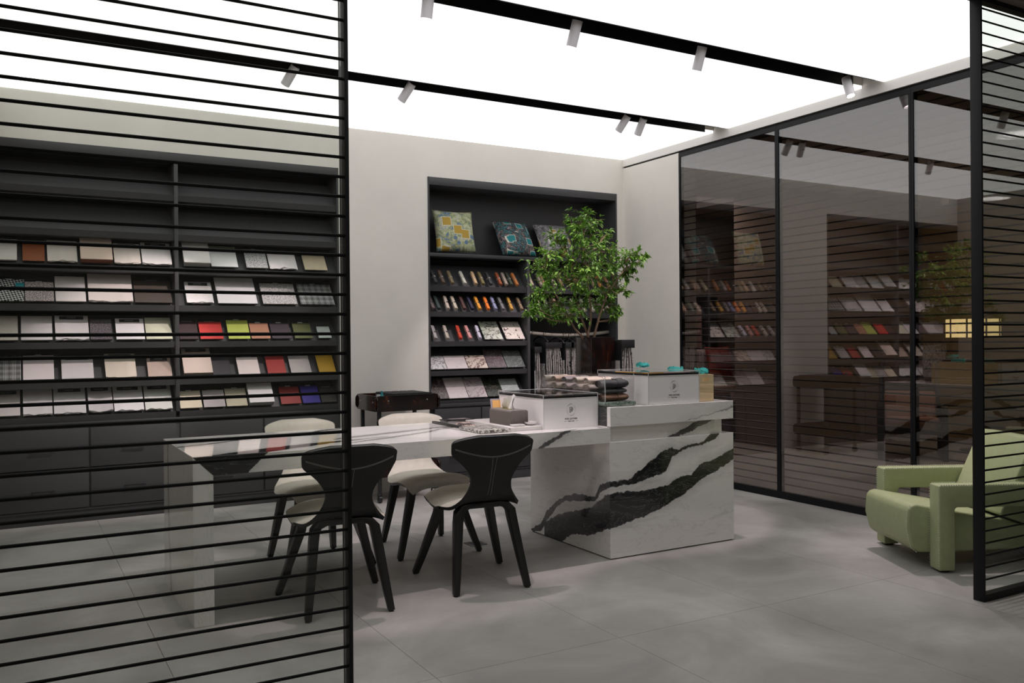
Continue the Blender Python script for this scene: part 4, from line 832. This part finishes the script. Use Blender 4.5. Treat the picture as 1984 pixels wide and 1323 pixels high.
# ================================================================ PLANTER AND TREE
r=empty('planter',(3.40,4.80,.877)); tag(r,'square tortoiseshell acrylic planter at the back of raised slab','planter')
m_=MB(); x0,x1,y0,y1=3.300,3.488,4.70,4.886; z0,z1=.878,1.283;t=.008
for q in ((x0,x1,y0,y0+t),(x0,x1,y1-t,y1),(x0,x0+t,y0+t,y1-t),(x1-t,x1,y0+t,y1-t)): m_.box(*q,z0,z1)
m_.box(x0,x1,y0,y1,z0,z0+t); m_.build('pot',TORT,r,bevel=.001)
MB().box(x0+t,x1-t,y0+t,y1-t,1.20,1.235).build('soil',flat('soil',(.03,.02,.015),.9,var=.3,vs=60),r)
tree=empty('potted_tree',(3.36,4.78,1.235)); tag(tree,'small bushy green tree with slender multi-stem trunk in tortoiseshell planter','tree')
BARK=flat('bark',(.20,.13,.085),.8,var=.25,vs=40)
stems=[[(3.37,4.79,1.20),(3.325,4.78,1.29),(3.345,4.77,1.40),(3.335,4.76,1.50),(3.31,4.75,1.62),(3.295,4.75,1.75),(3.285,4.75,1.88),(3.275,4.75,2.03)],
       [(3.38,4.78,1.20),(3.365,4.76,1.30),(3.395,4.74,1.43),(3.44,4.72,1.56),(3.52,4.71,1.67),(3.60,4.71,1.76)],
       [(3.36,4.80,1.20),(3.30,4.80,1.28),(3.25,4.82,1.34),(3.18,4.84,1.47),(3.09,4.86,1.62),(3.0,4.86,1.72)],
       [(3.37,4.80,1.20),(3.34,4.80,1.30),(3.30,4.82,1.42),(3.24,4.80,1.56),(3.20,4.78,1.70),(3.19,4.76,1.85)]]
m_=MB(); P_=[]
for s_ in stems:
    n=len(s_); rr=[.0095*(1-.72*k/(n-1)) for k in range(n)]; m_.tube(s_,rr,7)
    for a,b in zip(s_[1:],s_[2:]):
        for t in (0,.33,.66): P_.append(Vector(a).lerp(Vector(b),t))
m_.build('trunk',BARK,tree,smooth=True)
m_=MB(); LV=MB(); rnd=random.Random(11)
def leaf(p,d,L):
    d=d.normalized(); s_=d.cross(Vector((rnd.uniform(-.4,.4),rnd.uniform(-.4,.4),1))).normalized(); n=s_.cross(d).normalized()
    W=L*rnd.uniform(.20,.27); dr=Vector((0,0,-L*.22))
    a=p; b=p+d*L*.42+s_*W+n*W*.25+dr*.25; c=p+d*L+dr; e=p+d*L*.42-s_*W+n*W*.25+dr*.25; mid=p+d*L*.45+dr*.2
    LV.add([a,b,c,e,mid],[(0,4,1),(4,2,1),(0,3,4),(4,3,2)])
for (cx,cy,cz,cr_) in CLUMPS:
    c=Vector((cx,cy,cz)); best=min(P_,key=lambda p:(p-c).length+(2.0 if p.z>c.z+.02 else 0)+abs(p.z-(c.z-.16))*.5)
    mid=best.lerp(c,.5)+Vector((rnd.uniform(-.02,.02),rnd.uniform(-.02,.02),-.02))
    m_.tube([best,mid,c],[.0042,.003,.0016],5)
    for q in range(8+int(cr_*100)):
        e=c+Vector((rnd.gauss(0,1)*cr_*.75,rnd.gauss(0,1)*cr_*.8,rnd.gauss(0,1)*cr_*.62)); m_.tube([c.lerp(mid,rnd.uniform(0,.6)),c.lerp(e,.55)+Vector((0,0,.01)),e],[.0014,.001,.0006],3,cap=False)
        ddir=(e-c).normalized() if (e-c).length>1e-4 else Vector((1,0,0))
        for k in range(12):
            pp=c.lerp(e,rnd.uniform(.25,1.08)); ld=(ddir+Vector((rnd.uniform(-1.1,1.1),rnd.uniform(-1.1,1.1),rnd.uniform(-.7,.6)))); leaf(pp,ld,rnd.uniform(.022,.040))
m_.build('branches',BARK,tree)
mt,nt,b=nodes('leaf_green'); b.inputs['Roughness'].default_value=.38; b.inputs['Specular IOR Level'].default_value=.4; v=obj_coord(nt)
nt.links.new(ramp(nt,noise(nt,v,38,2),[(.32,(.045,.12,.016)),(.5,(.14,.31,.035)),(.68,(.32,.55,.10))]),b.inputs['Base Color'])
tr_=nt.nodes.new('ShaderNodeBsdfTranslucent'); tr_.inputs[0].default_value=(.12,.25,.03,1); ms=nt.nodes.new('ShaderNodeMixShader'); ms.inputs[0].default_value=.25
nt.links.new(b.outputs[0],ms.inputs[1]); nt.links.new(tr_.outputs[0],ms.inputs[2]); nt.links.new(ms.outputs[0],nt.nodes['Material Output'].inputs[0])
tag(LV.build('foliage',mt,tree),kind='stuff')

# ================================================================ CHAIRS
CREAM=leather((.60,.57,.49),.45); BLKL=leather((.012,.012,.012),.42); BLKW=flat('black_stained_wood',(.010,.010,.010),.40)
STCH=flat('pale_stitching',(.30,.30,.28),.6)
prof=[(.222,.402,.145),(.258,.432,.182),(.250,.466,.207),(.18,.476,.224),(.08,.460,.230),(-.02,.452,.224),(-.10,.452,.208),(-.160,.462,.186),(-.198,.495,.152),(-.222,.54,.118),(-.240,.585,.109),(-.258,.63,.134),(-.275,.675,.176),(-.288,.705,.209),(-.298,.738,.215),(-.308,.768,.213),(-.316,.785,.180),(-.321,.797,.128),(-.323,.802,.098)]
def cr_interp(P,t):
    n=len(P)-1; x=t*n; i=min(n-1,int(x)); f=x-i; p0,p1,p2,p3=P[max(0,i-1)],P[i],P[i+1],P[min(n,i+2)]
    return tuple(.5*((2*b)+(-a+c)*f+(2*a-5*b+4*c-d)*f*f+(-a+3*b-3*c+d)*f**3) for a,b,c,d in zip(p0,p1,p2,p3))
def shell(u,t):
    y,z,w_=cr_interp(prof,t); a=2*u-1
    back=max(0,min(1,(z-.50)/.15)) if t>.4 else 0
    seat=1-back
    yy=y+back*.045*(abs(a*w_)/.214)**2.2; zz=z+seat*(-.042*abs(a)**3*(1 if t<.28 else .75)+ .0)
    if t<.30: yy-= .035*abs(a)**2
    return Vector((a*w_,yy,zz))
def chair(x,y,rz,label):
    r=empty('chair',(x,y,0),rz=rz); tag(r,label,'chair','leather chairs around the marble desk')
    NU,NV=18,46; top=[[shell(i/NU,j/NV) for i in range(NU+1)] for j in range(NV+1)]
    def nrm(i,j):
        du=top[j][min(NU,i+1)]-top[j][max(0,i-1)]; dv=top[min(NV,j+1)][i]-top[max(0,j-1)][i]; n=dv.cross(du)
        return -n.normalized() if n.length>1e-9 else Vector((0,0,1))
    if 'chair' not in MAT:
        U=MB(); vs=[top[j][i] for j in range(NV+1) for i in range(NU+1)]
        fs=[(j*(NU+1)+i,(j+1)*(NU+1)+i,(j+1)*(NU+1)+i+1,j*(NU+1)+i+1) for j in range(NV) for i in range(NU)]
        sgn=1
        n0=nrm(NU//2,NV//5)
        if n0.z<0: sgn=-1
        outer=[top[j][i]-nrm(i,j)*sgn*.017 for j in range(NV+1) for i in range(NU+1)]
        U.add([v+nrm(k%(NU+1),k//(NU+1))*sgn*.001 for k,v in enumerate(vs)],[f[::-1] for f in fs])
        S=MB(); S.add(outer,fs); base=len(outer)
        ring=[(0,i) for i in range(NU)]+[(j,NU) for j in range(NV)]+[(NV,i) for i in range(NU,0,-1)]+[(j,0) for j in range(NV,0,-1)]
        inner=[top[j][i] for j,i in ring]; S.v+=[tuple(p) for p in inner]
        L=len(ring)
        for k in range(L):
            a=ring[k]; b_=ring[(k+1)%L]; S.f.append((a[0]*(NU+1)+a[1],b_[0]*(NU+1)+b_[1],base+(k+1)%L,base+k)); S.m.append(0)
        ue=U.mesh('upholstery',CREAM,smooth=True); se=S.mesh('back_shell',BLKL,smooth='auto')
        pm=MB(); pm.tube([tuple(p) for p in inner]+[tuple(inner[0])],.0016,5,cap=False); pe=pm.mesh('piping',flat('grey_piping',(.10,.10,.095),.5))
        st=MB()
        def O(u,t):
            x_=u*NU; y_=t*NV; i=min(NU-1,max(0,int(x_))); j=min(NV-1,max(0,int(y_))); fu,fv=x_-i,y_-j
            g=lambda a,b_: outer[b_*(NU+1)+a]
            p=(g(i,j)*(1-fu)+g(i+1,j)*fu)*(1-fv)+(g(i,j+1)*(1-fu)+g(i+1,j+1)*fu)*fv
            return p-nrm(i,j)*sgn*.0006
        tz=lambda a: .700+.075*abs(a)**1.7
        for off in (0,.008):
            pts=[O(.5+.46*a,tz(a)+off) for a in [-1+2*k/24 for k in range(25)]]; st.tube(pts,.0009,4)
        for a in (-.030,.030): st.tube([O(.5+a,t) for t in [.44+.255*k/14 for k in range(15)]],.0009,4)
        MAT['chair']=(ue,se,pe,st.mesh('stitching',STCH))
        legs=[]
        for sx,sy,fx,fy in ((-1,-1,.195,-.245),(1,-1,.195,-.245),(-1,1,.25,.25),(1,1,.25,.25)):
            lm=MB(); d=1 if sy>0 else -1
            pts=[(0,d*.125,.420),(sx*.085,d*.135,.424),(sx*.122,d*.142,.416),(sx*.142,d*.150,.392),(sx*.150,d*.156,.34),(sx*(.15+(fx-.15)*.735),d*.156+(fy-d*.156)*.735,.09),(sx*fx,fy,.006)]
            lm.sweep_rect(pts,[.050,.056,.060,.060,.058,.044,.038],[.026,.028,.036,.042,.042,.034,.030],(0,1,0)); legs.append((lm.mesh('leg',BLKW,bevel=.004,seg=2,ang=50),(sx*fx,fy)))
        fm=MB().box(-.05,.05,-.15,.15,.412,.436).box(-.09,.09,-.02,.02,.424,.444).mesh('under_frame',BLKW,bevel=.003)
        MAT['chairlegs']=(legs,fm)
        gm=MB().lathe([(.012,0),(.013,.008)],10).mesh('glide',flat('rubber',(.02,.02,.02),.7)); MAT['glide']=gm
    for me,nm in zip(MAT['chair'],('upholstery','back_shell','piping','stitching')): inst(me,nm,(0,0,0),r)
    for (me,(fx,fy)) in MAT['chairlegs'][0]:
        l=inst(me,'leg',(0,0,0),r); inst(MAT['glide'],'glide',(fx,fy,0),l)
    inst(MAT['chairlegs'][1],'under_frame',(0,0,0),r)
chair(1.375,4.118,R(-6),'near chair with black back, left, partly behind the screen post')
chair(2.125,4.122,R(-6),'near chair with black back seen whole, right one on the near side')
chair(1.515,4.935,R(180+2),'far chair showing cream back, left, behind the glass screen')
chair(2.205,4.93,R(180-4),'far chair showing cream seat and back, on the far side right of screen post')
# floor socket
r=empty('floor_socket',(2.50,4.84,0)); tag(r,'square metal floor socket plate between the chair legs','socket')
MB().box(2.445,2.555,4.78,4.89,.0005,.004).build('plate',flat('steel_plate',(.25,.25,.25),.3,metal=.8),r,bevel=.001); MB().box(2.465,2.535,4.80,4.87,.004,.005).build('cover',flat('dark_cover',(.05,.05,.05),.4),r)

# ================================================================ TORTOISESHELL TROLLEY
r=empty('trolley',(2.71,6.62,0)); tag(r,'tortoiseshell acrylic trolley on casters against the plain wall','trolley')
x0,x1,y0,y1=2.455,2.985,6.40,6.84
def side(x0,x1,z0,z1,rad=.04,n=6):
    p=[]
    for cx,cz,a0 in ((x1-rad,z1-rad,0),(x0+rad,z1-rad,90),(x0+rad,z0+rad,180),(x1-rad,z0+rad,270)):
        for k in range(n+1): a=R(a0+90*k/n); p.append((cx+rad*math.cos(a),cz+rad*math.sin(a)))
    return p
for (za,zb_) in ((.715,.838),(.20,.31)):
    MB().prism(side(x0-.015,x1+.015,za,zb_),y0,y0+.008,'y').build('side_panel',TORT,r); MB().prism(side(x0-.015,x1+.015,za,zb_),y1-.008,y1,'y').build('side_panel',TORT,r)
    MB().prism(side(y0-.015,y1+.015,za,zb_),x0,x0+.008,'x').build('side_panel',TORT,r); MB().prism(side(y0-.015,y1+.015,za,zb_),x1-.008,x1,'x').build('side_panel',TORT,r)
    MB().box(x0+.008,x1-.008,y0+.008,y1-.008,za+.01,za+.02).build('tray_base',TORT,r)
CHR=flat('chrome',(.7,.7,.7),.15,metal=1)
sc_=MB().lathe([(.007,0),(.007,.003),(.003,.004)],12).mesh('screw',CHR)
for x in (x0+.10,x1-.10): inst(sc_,'screw',(x-2.71,y0-6.62-.0,.80),r,(R(90),0,0))
for y in (y0+.08,y1-.08): inst(sc_,'screw',(x0-2.71,y-6.62,.785),r,(0,R(-90),0))
for x in (x0+.035,x1-.035):
    for y in (y0+.035,y1-.035):
        MB().box(x-.014,x+.014,y-.014,y+.014,.075,.80).build('leg',BLACKP,r,bevel=.002)
        c_=MB(); c_.tube([(x-.012,y,.03),(x+.012,y,.03)],.028,14); c_.box(x-.017,x-.013,y-.012,y+.012,.028,.075); c_.box(x+.013,x+.017,y-.012,y+.012,.028,.075); c_.build('caster',BLACKP,r)
r2=empty('storage_lid',(2.76,6.62,.74)); tag(r2,'ridged black lid resting in the trolley top','lid')
m_=MB().box(2.60,2.955,6.43,6.81,.738,.842); 
m_.build('block',CARD,r2,bevel=.003)
for k in range(5): MB().box(2.605+.07*k,2.662+.07*k,6.435,6.805,.842,.850).build('ridge',CARD,r2,bevel=.002)
o=MB().lathe([(.02,0),(.022,.003),(.022,.08),(.014,.10),(.009,.115),(.009,.135),(.006,.137)],16,(2.54,6.50,.7355)).build('bottle',flat('teal_plastic',(.02,.22,.24),.3),None,smooth='auto'); tag(o,'teal bottle in the trolley tray','bottle')
o=MB().lathe([(.015,0),(.016,.06),(.022,.085),(.020,.10),(.01,.102)],16,(2.56,6.62,.7355)).build('jar',flat('grey_cap',(.5,.5,.5),.3),None,smooth='auto'); tag(o,'small pale jar in the left of trolley tray','jar')

# ================================================================ GREEN ARMCHAIR
GRN=leather((.365,.405,.225),.5)
r=empty('armchair',(4.639,3.562,0),rz=math.atan2(.457,-.889)); tag(r,'sage green leather armchair with stitched box arms by the glass wall','armchair')
def lp(poly,v0,v1,name,bev=.012): return MB().prism(poly,v0,v1,'y').build(name,GRN,r,local=True,bevel=bev,seg=3)
arm=[(0,.47),(-.80,.47),(-.80,.352),(-.098,.352),(-.088,.342),(-.088,.012),(0,.012)]
for a,b in ((0,.10),(.625,.725)): lp(arm,a,b,'arm')
st_p=[(.070,.352),(.100,.345),(.118,.32),(.125,.22),(.100,.12),(.060,.088),(-.10,.085),(-.62,.10),(-.62,.20),(-.43,.262)]
lp(st_p,.104,.621,'seat',.016)
bk=[(-.40,.285),(-.585,.695),(-.600,.708),(-.690,.700),(-.80,.30),(-.74,.06),(-.64,.06),(-.60,.215)]
lp(bk,.104,.621,'backrest',.014)
for a in (.03,.655): MB().box(-.07,-.02,a,a+.04,0,.013).build('foot',BLACKP,r,local=True)
MB().box(-.77,-.70,.14,.58,0,.062).build('rear_foot',BLACKP,r,local=True)
st=MB()
def beads(pts,step=.0135,s_=.0030,tilt=.7):
    for a,b in zip(pts,pts[1:]):
        a=Vector(a); b=Vector(b); L=(b-a).length; n=int(L/step); d=(b-a)/max(1,n)
        for k in range(n):
            c=a+d*(k+.5); e=d.normalized()*.0035
            st.tube([c-e*1.0+Vector((.003*tilt,0,.003)),c+e*1.0],.0021,4)
for v_ in (.0,.10,.625,.725):
    o_=.0 if v_ in(.0,.625) else 0
    beads([(.0005,v_+(-.004 if v_ in(.10,.725) else .004),.03),(.0005,v_+(-.004 if v_ in(.10,.725) else .004),.46)]); beads([(-.01,v_+(-.004 if v_ in(.10,.725) else .004),.4705),(-.79,v_+(-.004 if v_ in(.10,.725) else .004),.4705)])
beads([(.100,.615,.348),(.120,.617,.32),(.127,.618,.22),(.102,.617,.115),(.065,.615,.086)])
tag(st.build('stitching',flat('pale_thread',(.62,.66,.50),.6),r,local=True),kind='stuff')

# ================================================================ TRACK SPOTS
LENS=flat('lens_glow',(1,1,1),.3,emit=(1,.93,.95),es=8)
def spot(x,y,zt,target,label,power=1.0,size=52):
    top=Vector((x,y,zt)); d=(Vector(target)-top).normalized()
    r=empty('track_spotlight',(x,y,H+.10)); tag(r,label,'spotlight','white cylinder spotlights in the ceiling channels')
    M_=Matrix.Translation(top)@d.to_track_quat('-Z','Y').to_matrix().to_4x4()
    b=MB().lathe([(.010,.0),(.0295,0.0),(.030,-.002),(.030,-.140),(.027,-.142),(.026,-.128),(.004,-.126)],28); b.xf(M_); b.build('body',SPOTW,r,smooth='auto')
    l=MB().lathe([(.002,-.1285),(.024,-.1285),(.024,-.1275),(.002,-.1275)],20); l.xf(M_); l.build('lens',LENS,r)
    MB().box(x-.010,x+.010,y-.012,y+.012,zt-.015,H+.105).build('stem',BLACKP,r)
    ld=bpy.data.lights.new('spot','SPOT'); ld.energy=SPOT_W*power; ld.color=SPOT_COL; ld.spot_size=R(size if y<5 else 35); ld.spot_blend=(1.0 if x>4.8 else .25) if y<5 else .6; ld.shadow_soft_size=.018
    lo=bpy.data.objects.new('lamp',ld); C.objects.link(lo); lo.parent=r
    lo.matrix_local=Matrix.Translation(-Vector((x,y,H+.10)))@Matrix.Translation(top+d*.15)@d.to_track_quat('-Z','Y').to_matrix().to_4x4()
yn,yf=4.035,5.55
spot(2.755,yn,3.05,(2.60,4.85,.9),'white cylinder spotlight, first from left in the near ceiling channel')
spot(3.673,yn,3.05,(3.62,4.85,.9),'white cylinder spotlight in the middle of near ceiling channel')
spot(4.965,yn,3.04,(4.80,3.05,.30),'glowing white cylinder spotlight at right end of the near ceiling channel',1.9,44)
spot(1.60,yf,3.04,(.75,6.9,1.2),'tilted white cylinder spotlight seen through the left screen',1.7)
spot(2.41,yf,3.04,(1.5,6.9,1.15),'tilted white cylinder spotlight in far ceiling channel right of screen post',1.5)
spot(4.265,yf,3.04,(3.60,6.9,1.15),'left one of the pair of white spotlights in the far ceiling channel')
spot(4.425,yf,3.04,(4.35,6.9,1.1),'right one of the pair of white spotlights in the far ceiling channel')
spot(.85,yn,3.05,(.95,4.55,.8),'white cylinder spotlight over the desk end, beyond the frame',.25)
spot(1.85,yn,3.05,(1.80,4.55,.8),'white cylinder spotlight over the desk middle, beyond the frame',.8)

# ================================================================ ROOM BEHIND THE SMOKED GLASS
def area(loc,rot,size,power,col,parent=None):
    ld=bpy.data.lights.new('fill_area','AREA'); ld.shape='RECTANGLE'; ld.size=size[0]; ld.size_y=size[1]; ld.energy=power; ld.color=col
    lo=bpy.data.objects.new('fill_area',ld); C.objects.link(lo); lo.location=loc; lo.rotation_euler=rot
area((8.0,5.4,2.95),(0,0,0),(2.6,2.6),BACK_W,(1,.88,.86)); area((7.0,8.4,2.95),(0,0,0),(1.5,1.0),BACK_W*1.1,(1,.86,.84))  # area lights without fixtures, added to brighten the back room
# lounge chair
LC=(8.28,5.93); r=empty('lounge_chair',(LC[0],LC[1],0),rz=math.atan2(-.62,-.78)-math.pi/2+math.pi)
r.rotation_euler=(0,0,math.atan2(-.62,-.78)+math.pi/2)   # local -Y faces the glass wall
tag(r,'dark framed lounge chair with dusty pink cushions behind the smoked glass','lounge chair')
PNK=cloth((.42,.24,.18)); BRK=cloth((.13,.095,.08))
for sx in (-1,1):
    x=sx*.30
    MB().sweep_rect([(x,-.34,.02),(x,-.33,.40),(x,-.30,.53),(x,-.20,.56),(x,.10,.54),(x,.28,.50)],[.06]*6,[.028]*6,(1,0,0)).build('arm',BLKW,r,local=True,bevel=.003,ang=50)
    MB().sweep_rect([(x,-.40,.012),(x,.40,.012)],[.055]*2,[.024]*2,(1,0,0)).build('runner',BLKW,r,local=True)
    MB().sweep_rect([(x*.92,-.30,.32),(x*.92,.12,.26),(x*.92,.20,.33),(x*.92,.38,.98)],[.05]*4,[.03]*4,(1,0,0)).build('side_rail',BLKW,r,local=True,bevel=.003,ang=60)
    MB().sweep_rect([(x,.28,.02),(x,.27,.52)],[.05]*2,[.03]*2,(1,0,0)).build('leg',BLKW,r,local=True)
MB().box(-.30,.30,-.32,-.28,.26,.31).build('crossbar',BLKW,r,local=True)
MB().box(-.255,.255,-.33,.14,0,.09).xf(Matrix.Translation((0,0,.32))@Matrix.Rotation(R(-6),4,'X')).build('seat_cushion',PNK,r,local=True,bevel=.035,seg=3)
MB().box(-.255,.255,0,.08,0,.32).xf(Matrix.Translation((0,.08,.38))@Matrix.Rotation(R(-16),4,'X')).build('back_cushion',PNK,r,local=True,bevel=.035,seg=3)
MB().box(-.255,.255,0,.08,0,.34).xf(Matrix.Translation((0,.17,.68))@Matrix.Rotation(R(-16),4,'X')).build('head_cushion',BRK,r,local=True,bevel=.035,seg=3)
# sofa
r=empty('sofa',(7.35,8.4,0)); tag(r,'low lilac-grey sofa with loose cushions beyond the smoked glass','sofa')
LIL=cloth((.40,.34,.36)); 
MB().box(6.5,8.1,7.95,8.85,.08,.56).build('base',cloth((.20,.16,.15)),r,bevel=.03,seg=3)
MB().box(6.52,8.08,7.92,8.6,.56,.70).build('seat_cushion',cloth((.40,.30,.26)),r,bevel=.05,seg=3)
MB().box(6.5,8.1,8.6,8.9,.56,1.12).build('backrest',LIL,r,bevel=.06,seg=3)
for x in (6.6,7.95): MB().box(x,x+.06,8.0,8.06,0,.08).build('leg',BLKW,r)
for (x,y,z,a,b_,col,lb,w_) in ((7.80,8.22,.71,R(75),.1,(.24,.035,.02),'rust red cushion on the sofa',.46),(6.98,8.42,.71,R(72),-.2,(.10,.08,.09),'dark grey cushion at left of the sofa',.42),(7.38,8.36,.71,R(72),.0,(.42,.33,.26),'beige knitted cushion in the middle of sofa',.36),(8.06,8.50,.71,R(75),-.1,(.52,.42,.36),'cream cushion at right end of sofa',.38)):
    o=pillow(w_,w_,.14,12).build('cushion',cloth(col),None,smooth=True,weld=True); o.location=(x,y,z); o.rotation_euler=(a,0,b_); tag(o,lb,'cushion','cushions on the sofa')
o=MB().grid(lambda u,v:(7.6+.4*u,7.90-.02*math.sin(u*9)+.35*v-(.03 if v<.5 else 0),.705+.008*math.sin(u*14+v*5)-max(0,.25-v)*.9),14,10).build('throw',cloth((.34,.25,.21)),None,smooth=True); tag(o,'taupe throw draped over the sofa front','blanket')
r=empty('wall_cabinet',(8.35,9.3,0)); tag(r,'tall black cabinet with arched pink panel and red strip behind the sofa','cabinet')
MB().box(8.08,8.62,9.2,9.39,0,1.84).build('body',CARD,r,bevel=.003)
p=[(8.16,.35),(8.31,.35)]+[(8.25+.06*math.cos(R(a)),1.66+.06*math.sin(R(a))) for a in range(0,91,15)]+[(8.16,1.72)]
MB().prism(p,9.185,9.20,'y').build('arched_panel',cloth((.42,.30,.27)),r); MB().box(8.12,8.14,9.185,9.20,.3,1.82).build('red_strip',flat('red_lacquer',(.35,.01,.01),.4),r)
# lamp
r=empty('floor_lamp',(9.18,5.80,0)); tag(r,'floor lamp with glowing ribbed drum shade behind the smoked glass','floor lamp')
GLOW=flat('lamp_shade_glow',(.8,.7,.45),.7,emit=(1.0,.80,.36),es=1.9)
MB().lathe([(.22,-.10),(.27,-.10),(.27,.10),(.22,.10)],32,(9.18,5.80,1.35)).build('lamp_shade',GLOW,r,smooth='auto')
m_=MB()
for k in range(9):
    a=2*math.pi*k/9; m_.box(-.007,.007,-.007,.007,-.10,.10); 
    q=m_.v[-8:]; m_.v[-8:]=[(9.18+.273*math.cos(a)+p[0],5.80+.273*math.sin(a)+p[1],1.35+p[2]) for p in q]
m_.build('rib',flat('lamp_rib',(.15,.11,.05),.6),r)
MB().tube([(9.18,5.80,.02),(9.18,5.80,1.45)],.010,8).build('pole',BLACKP,r); MB().lathe([(.14,0),(.14,.015),(.02,.02)],24,(9.18,5.80,0)).build('base',BLACKP,r)
r=empty('security_camera',(10.12,6.75,2.9)); tag(r,'small white dome security camera high on the far wall','camera')
MB().lathe([(.05,.08),(.05,.03),(.035,0),(.01,-.012)],18,(10.12,6.75,2.9)).build('housing',WHITE,r,smooth='auto'); MB().lathe([(.018,-.004),(.018,-.018),(.004,-.022)],14,(10.10,6.73,2.9)).build('lens',BLACKP,r)
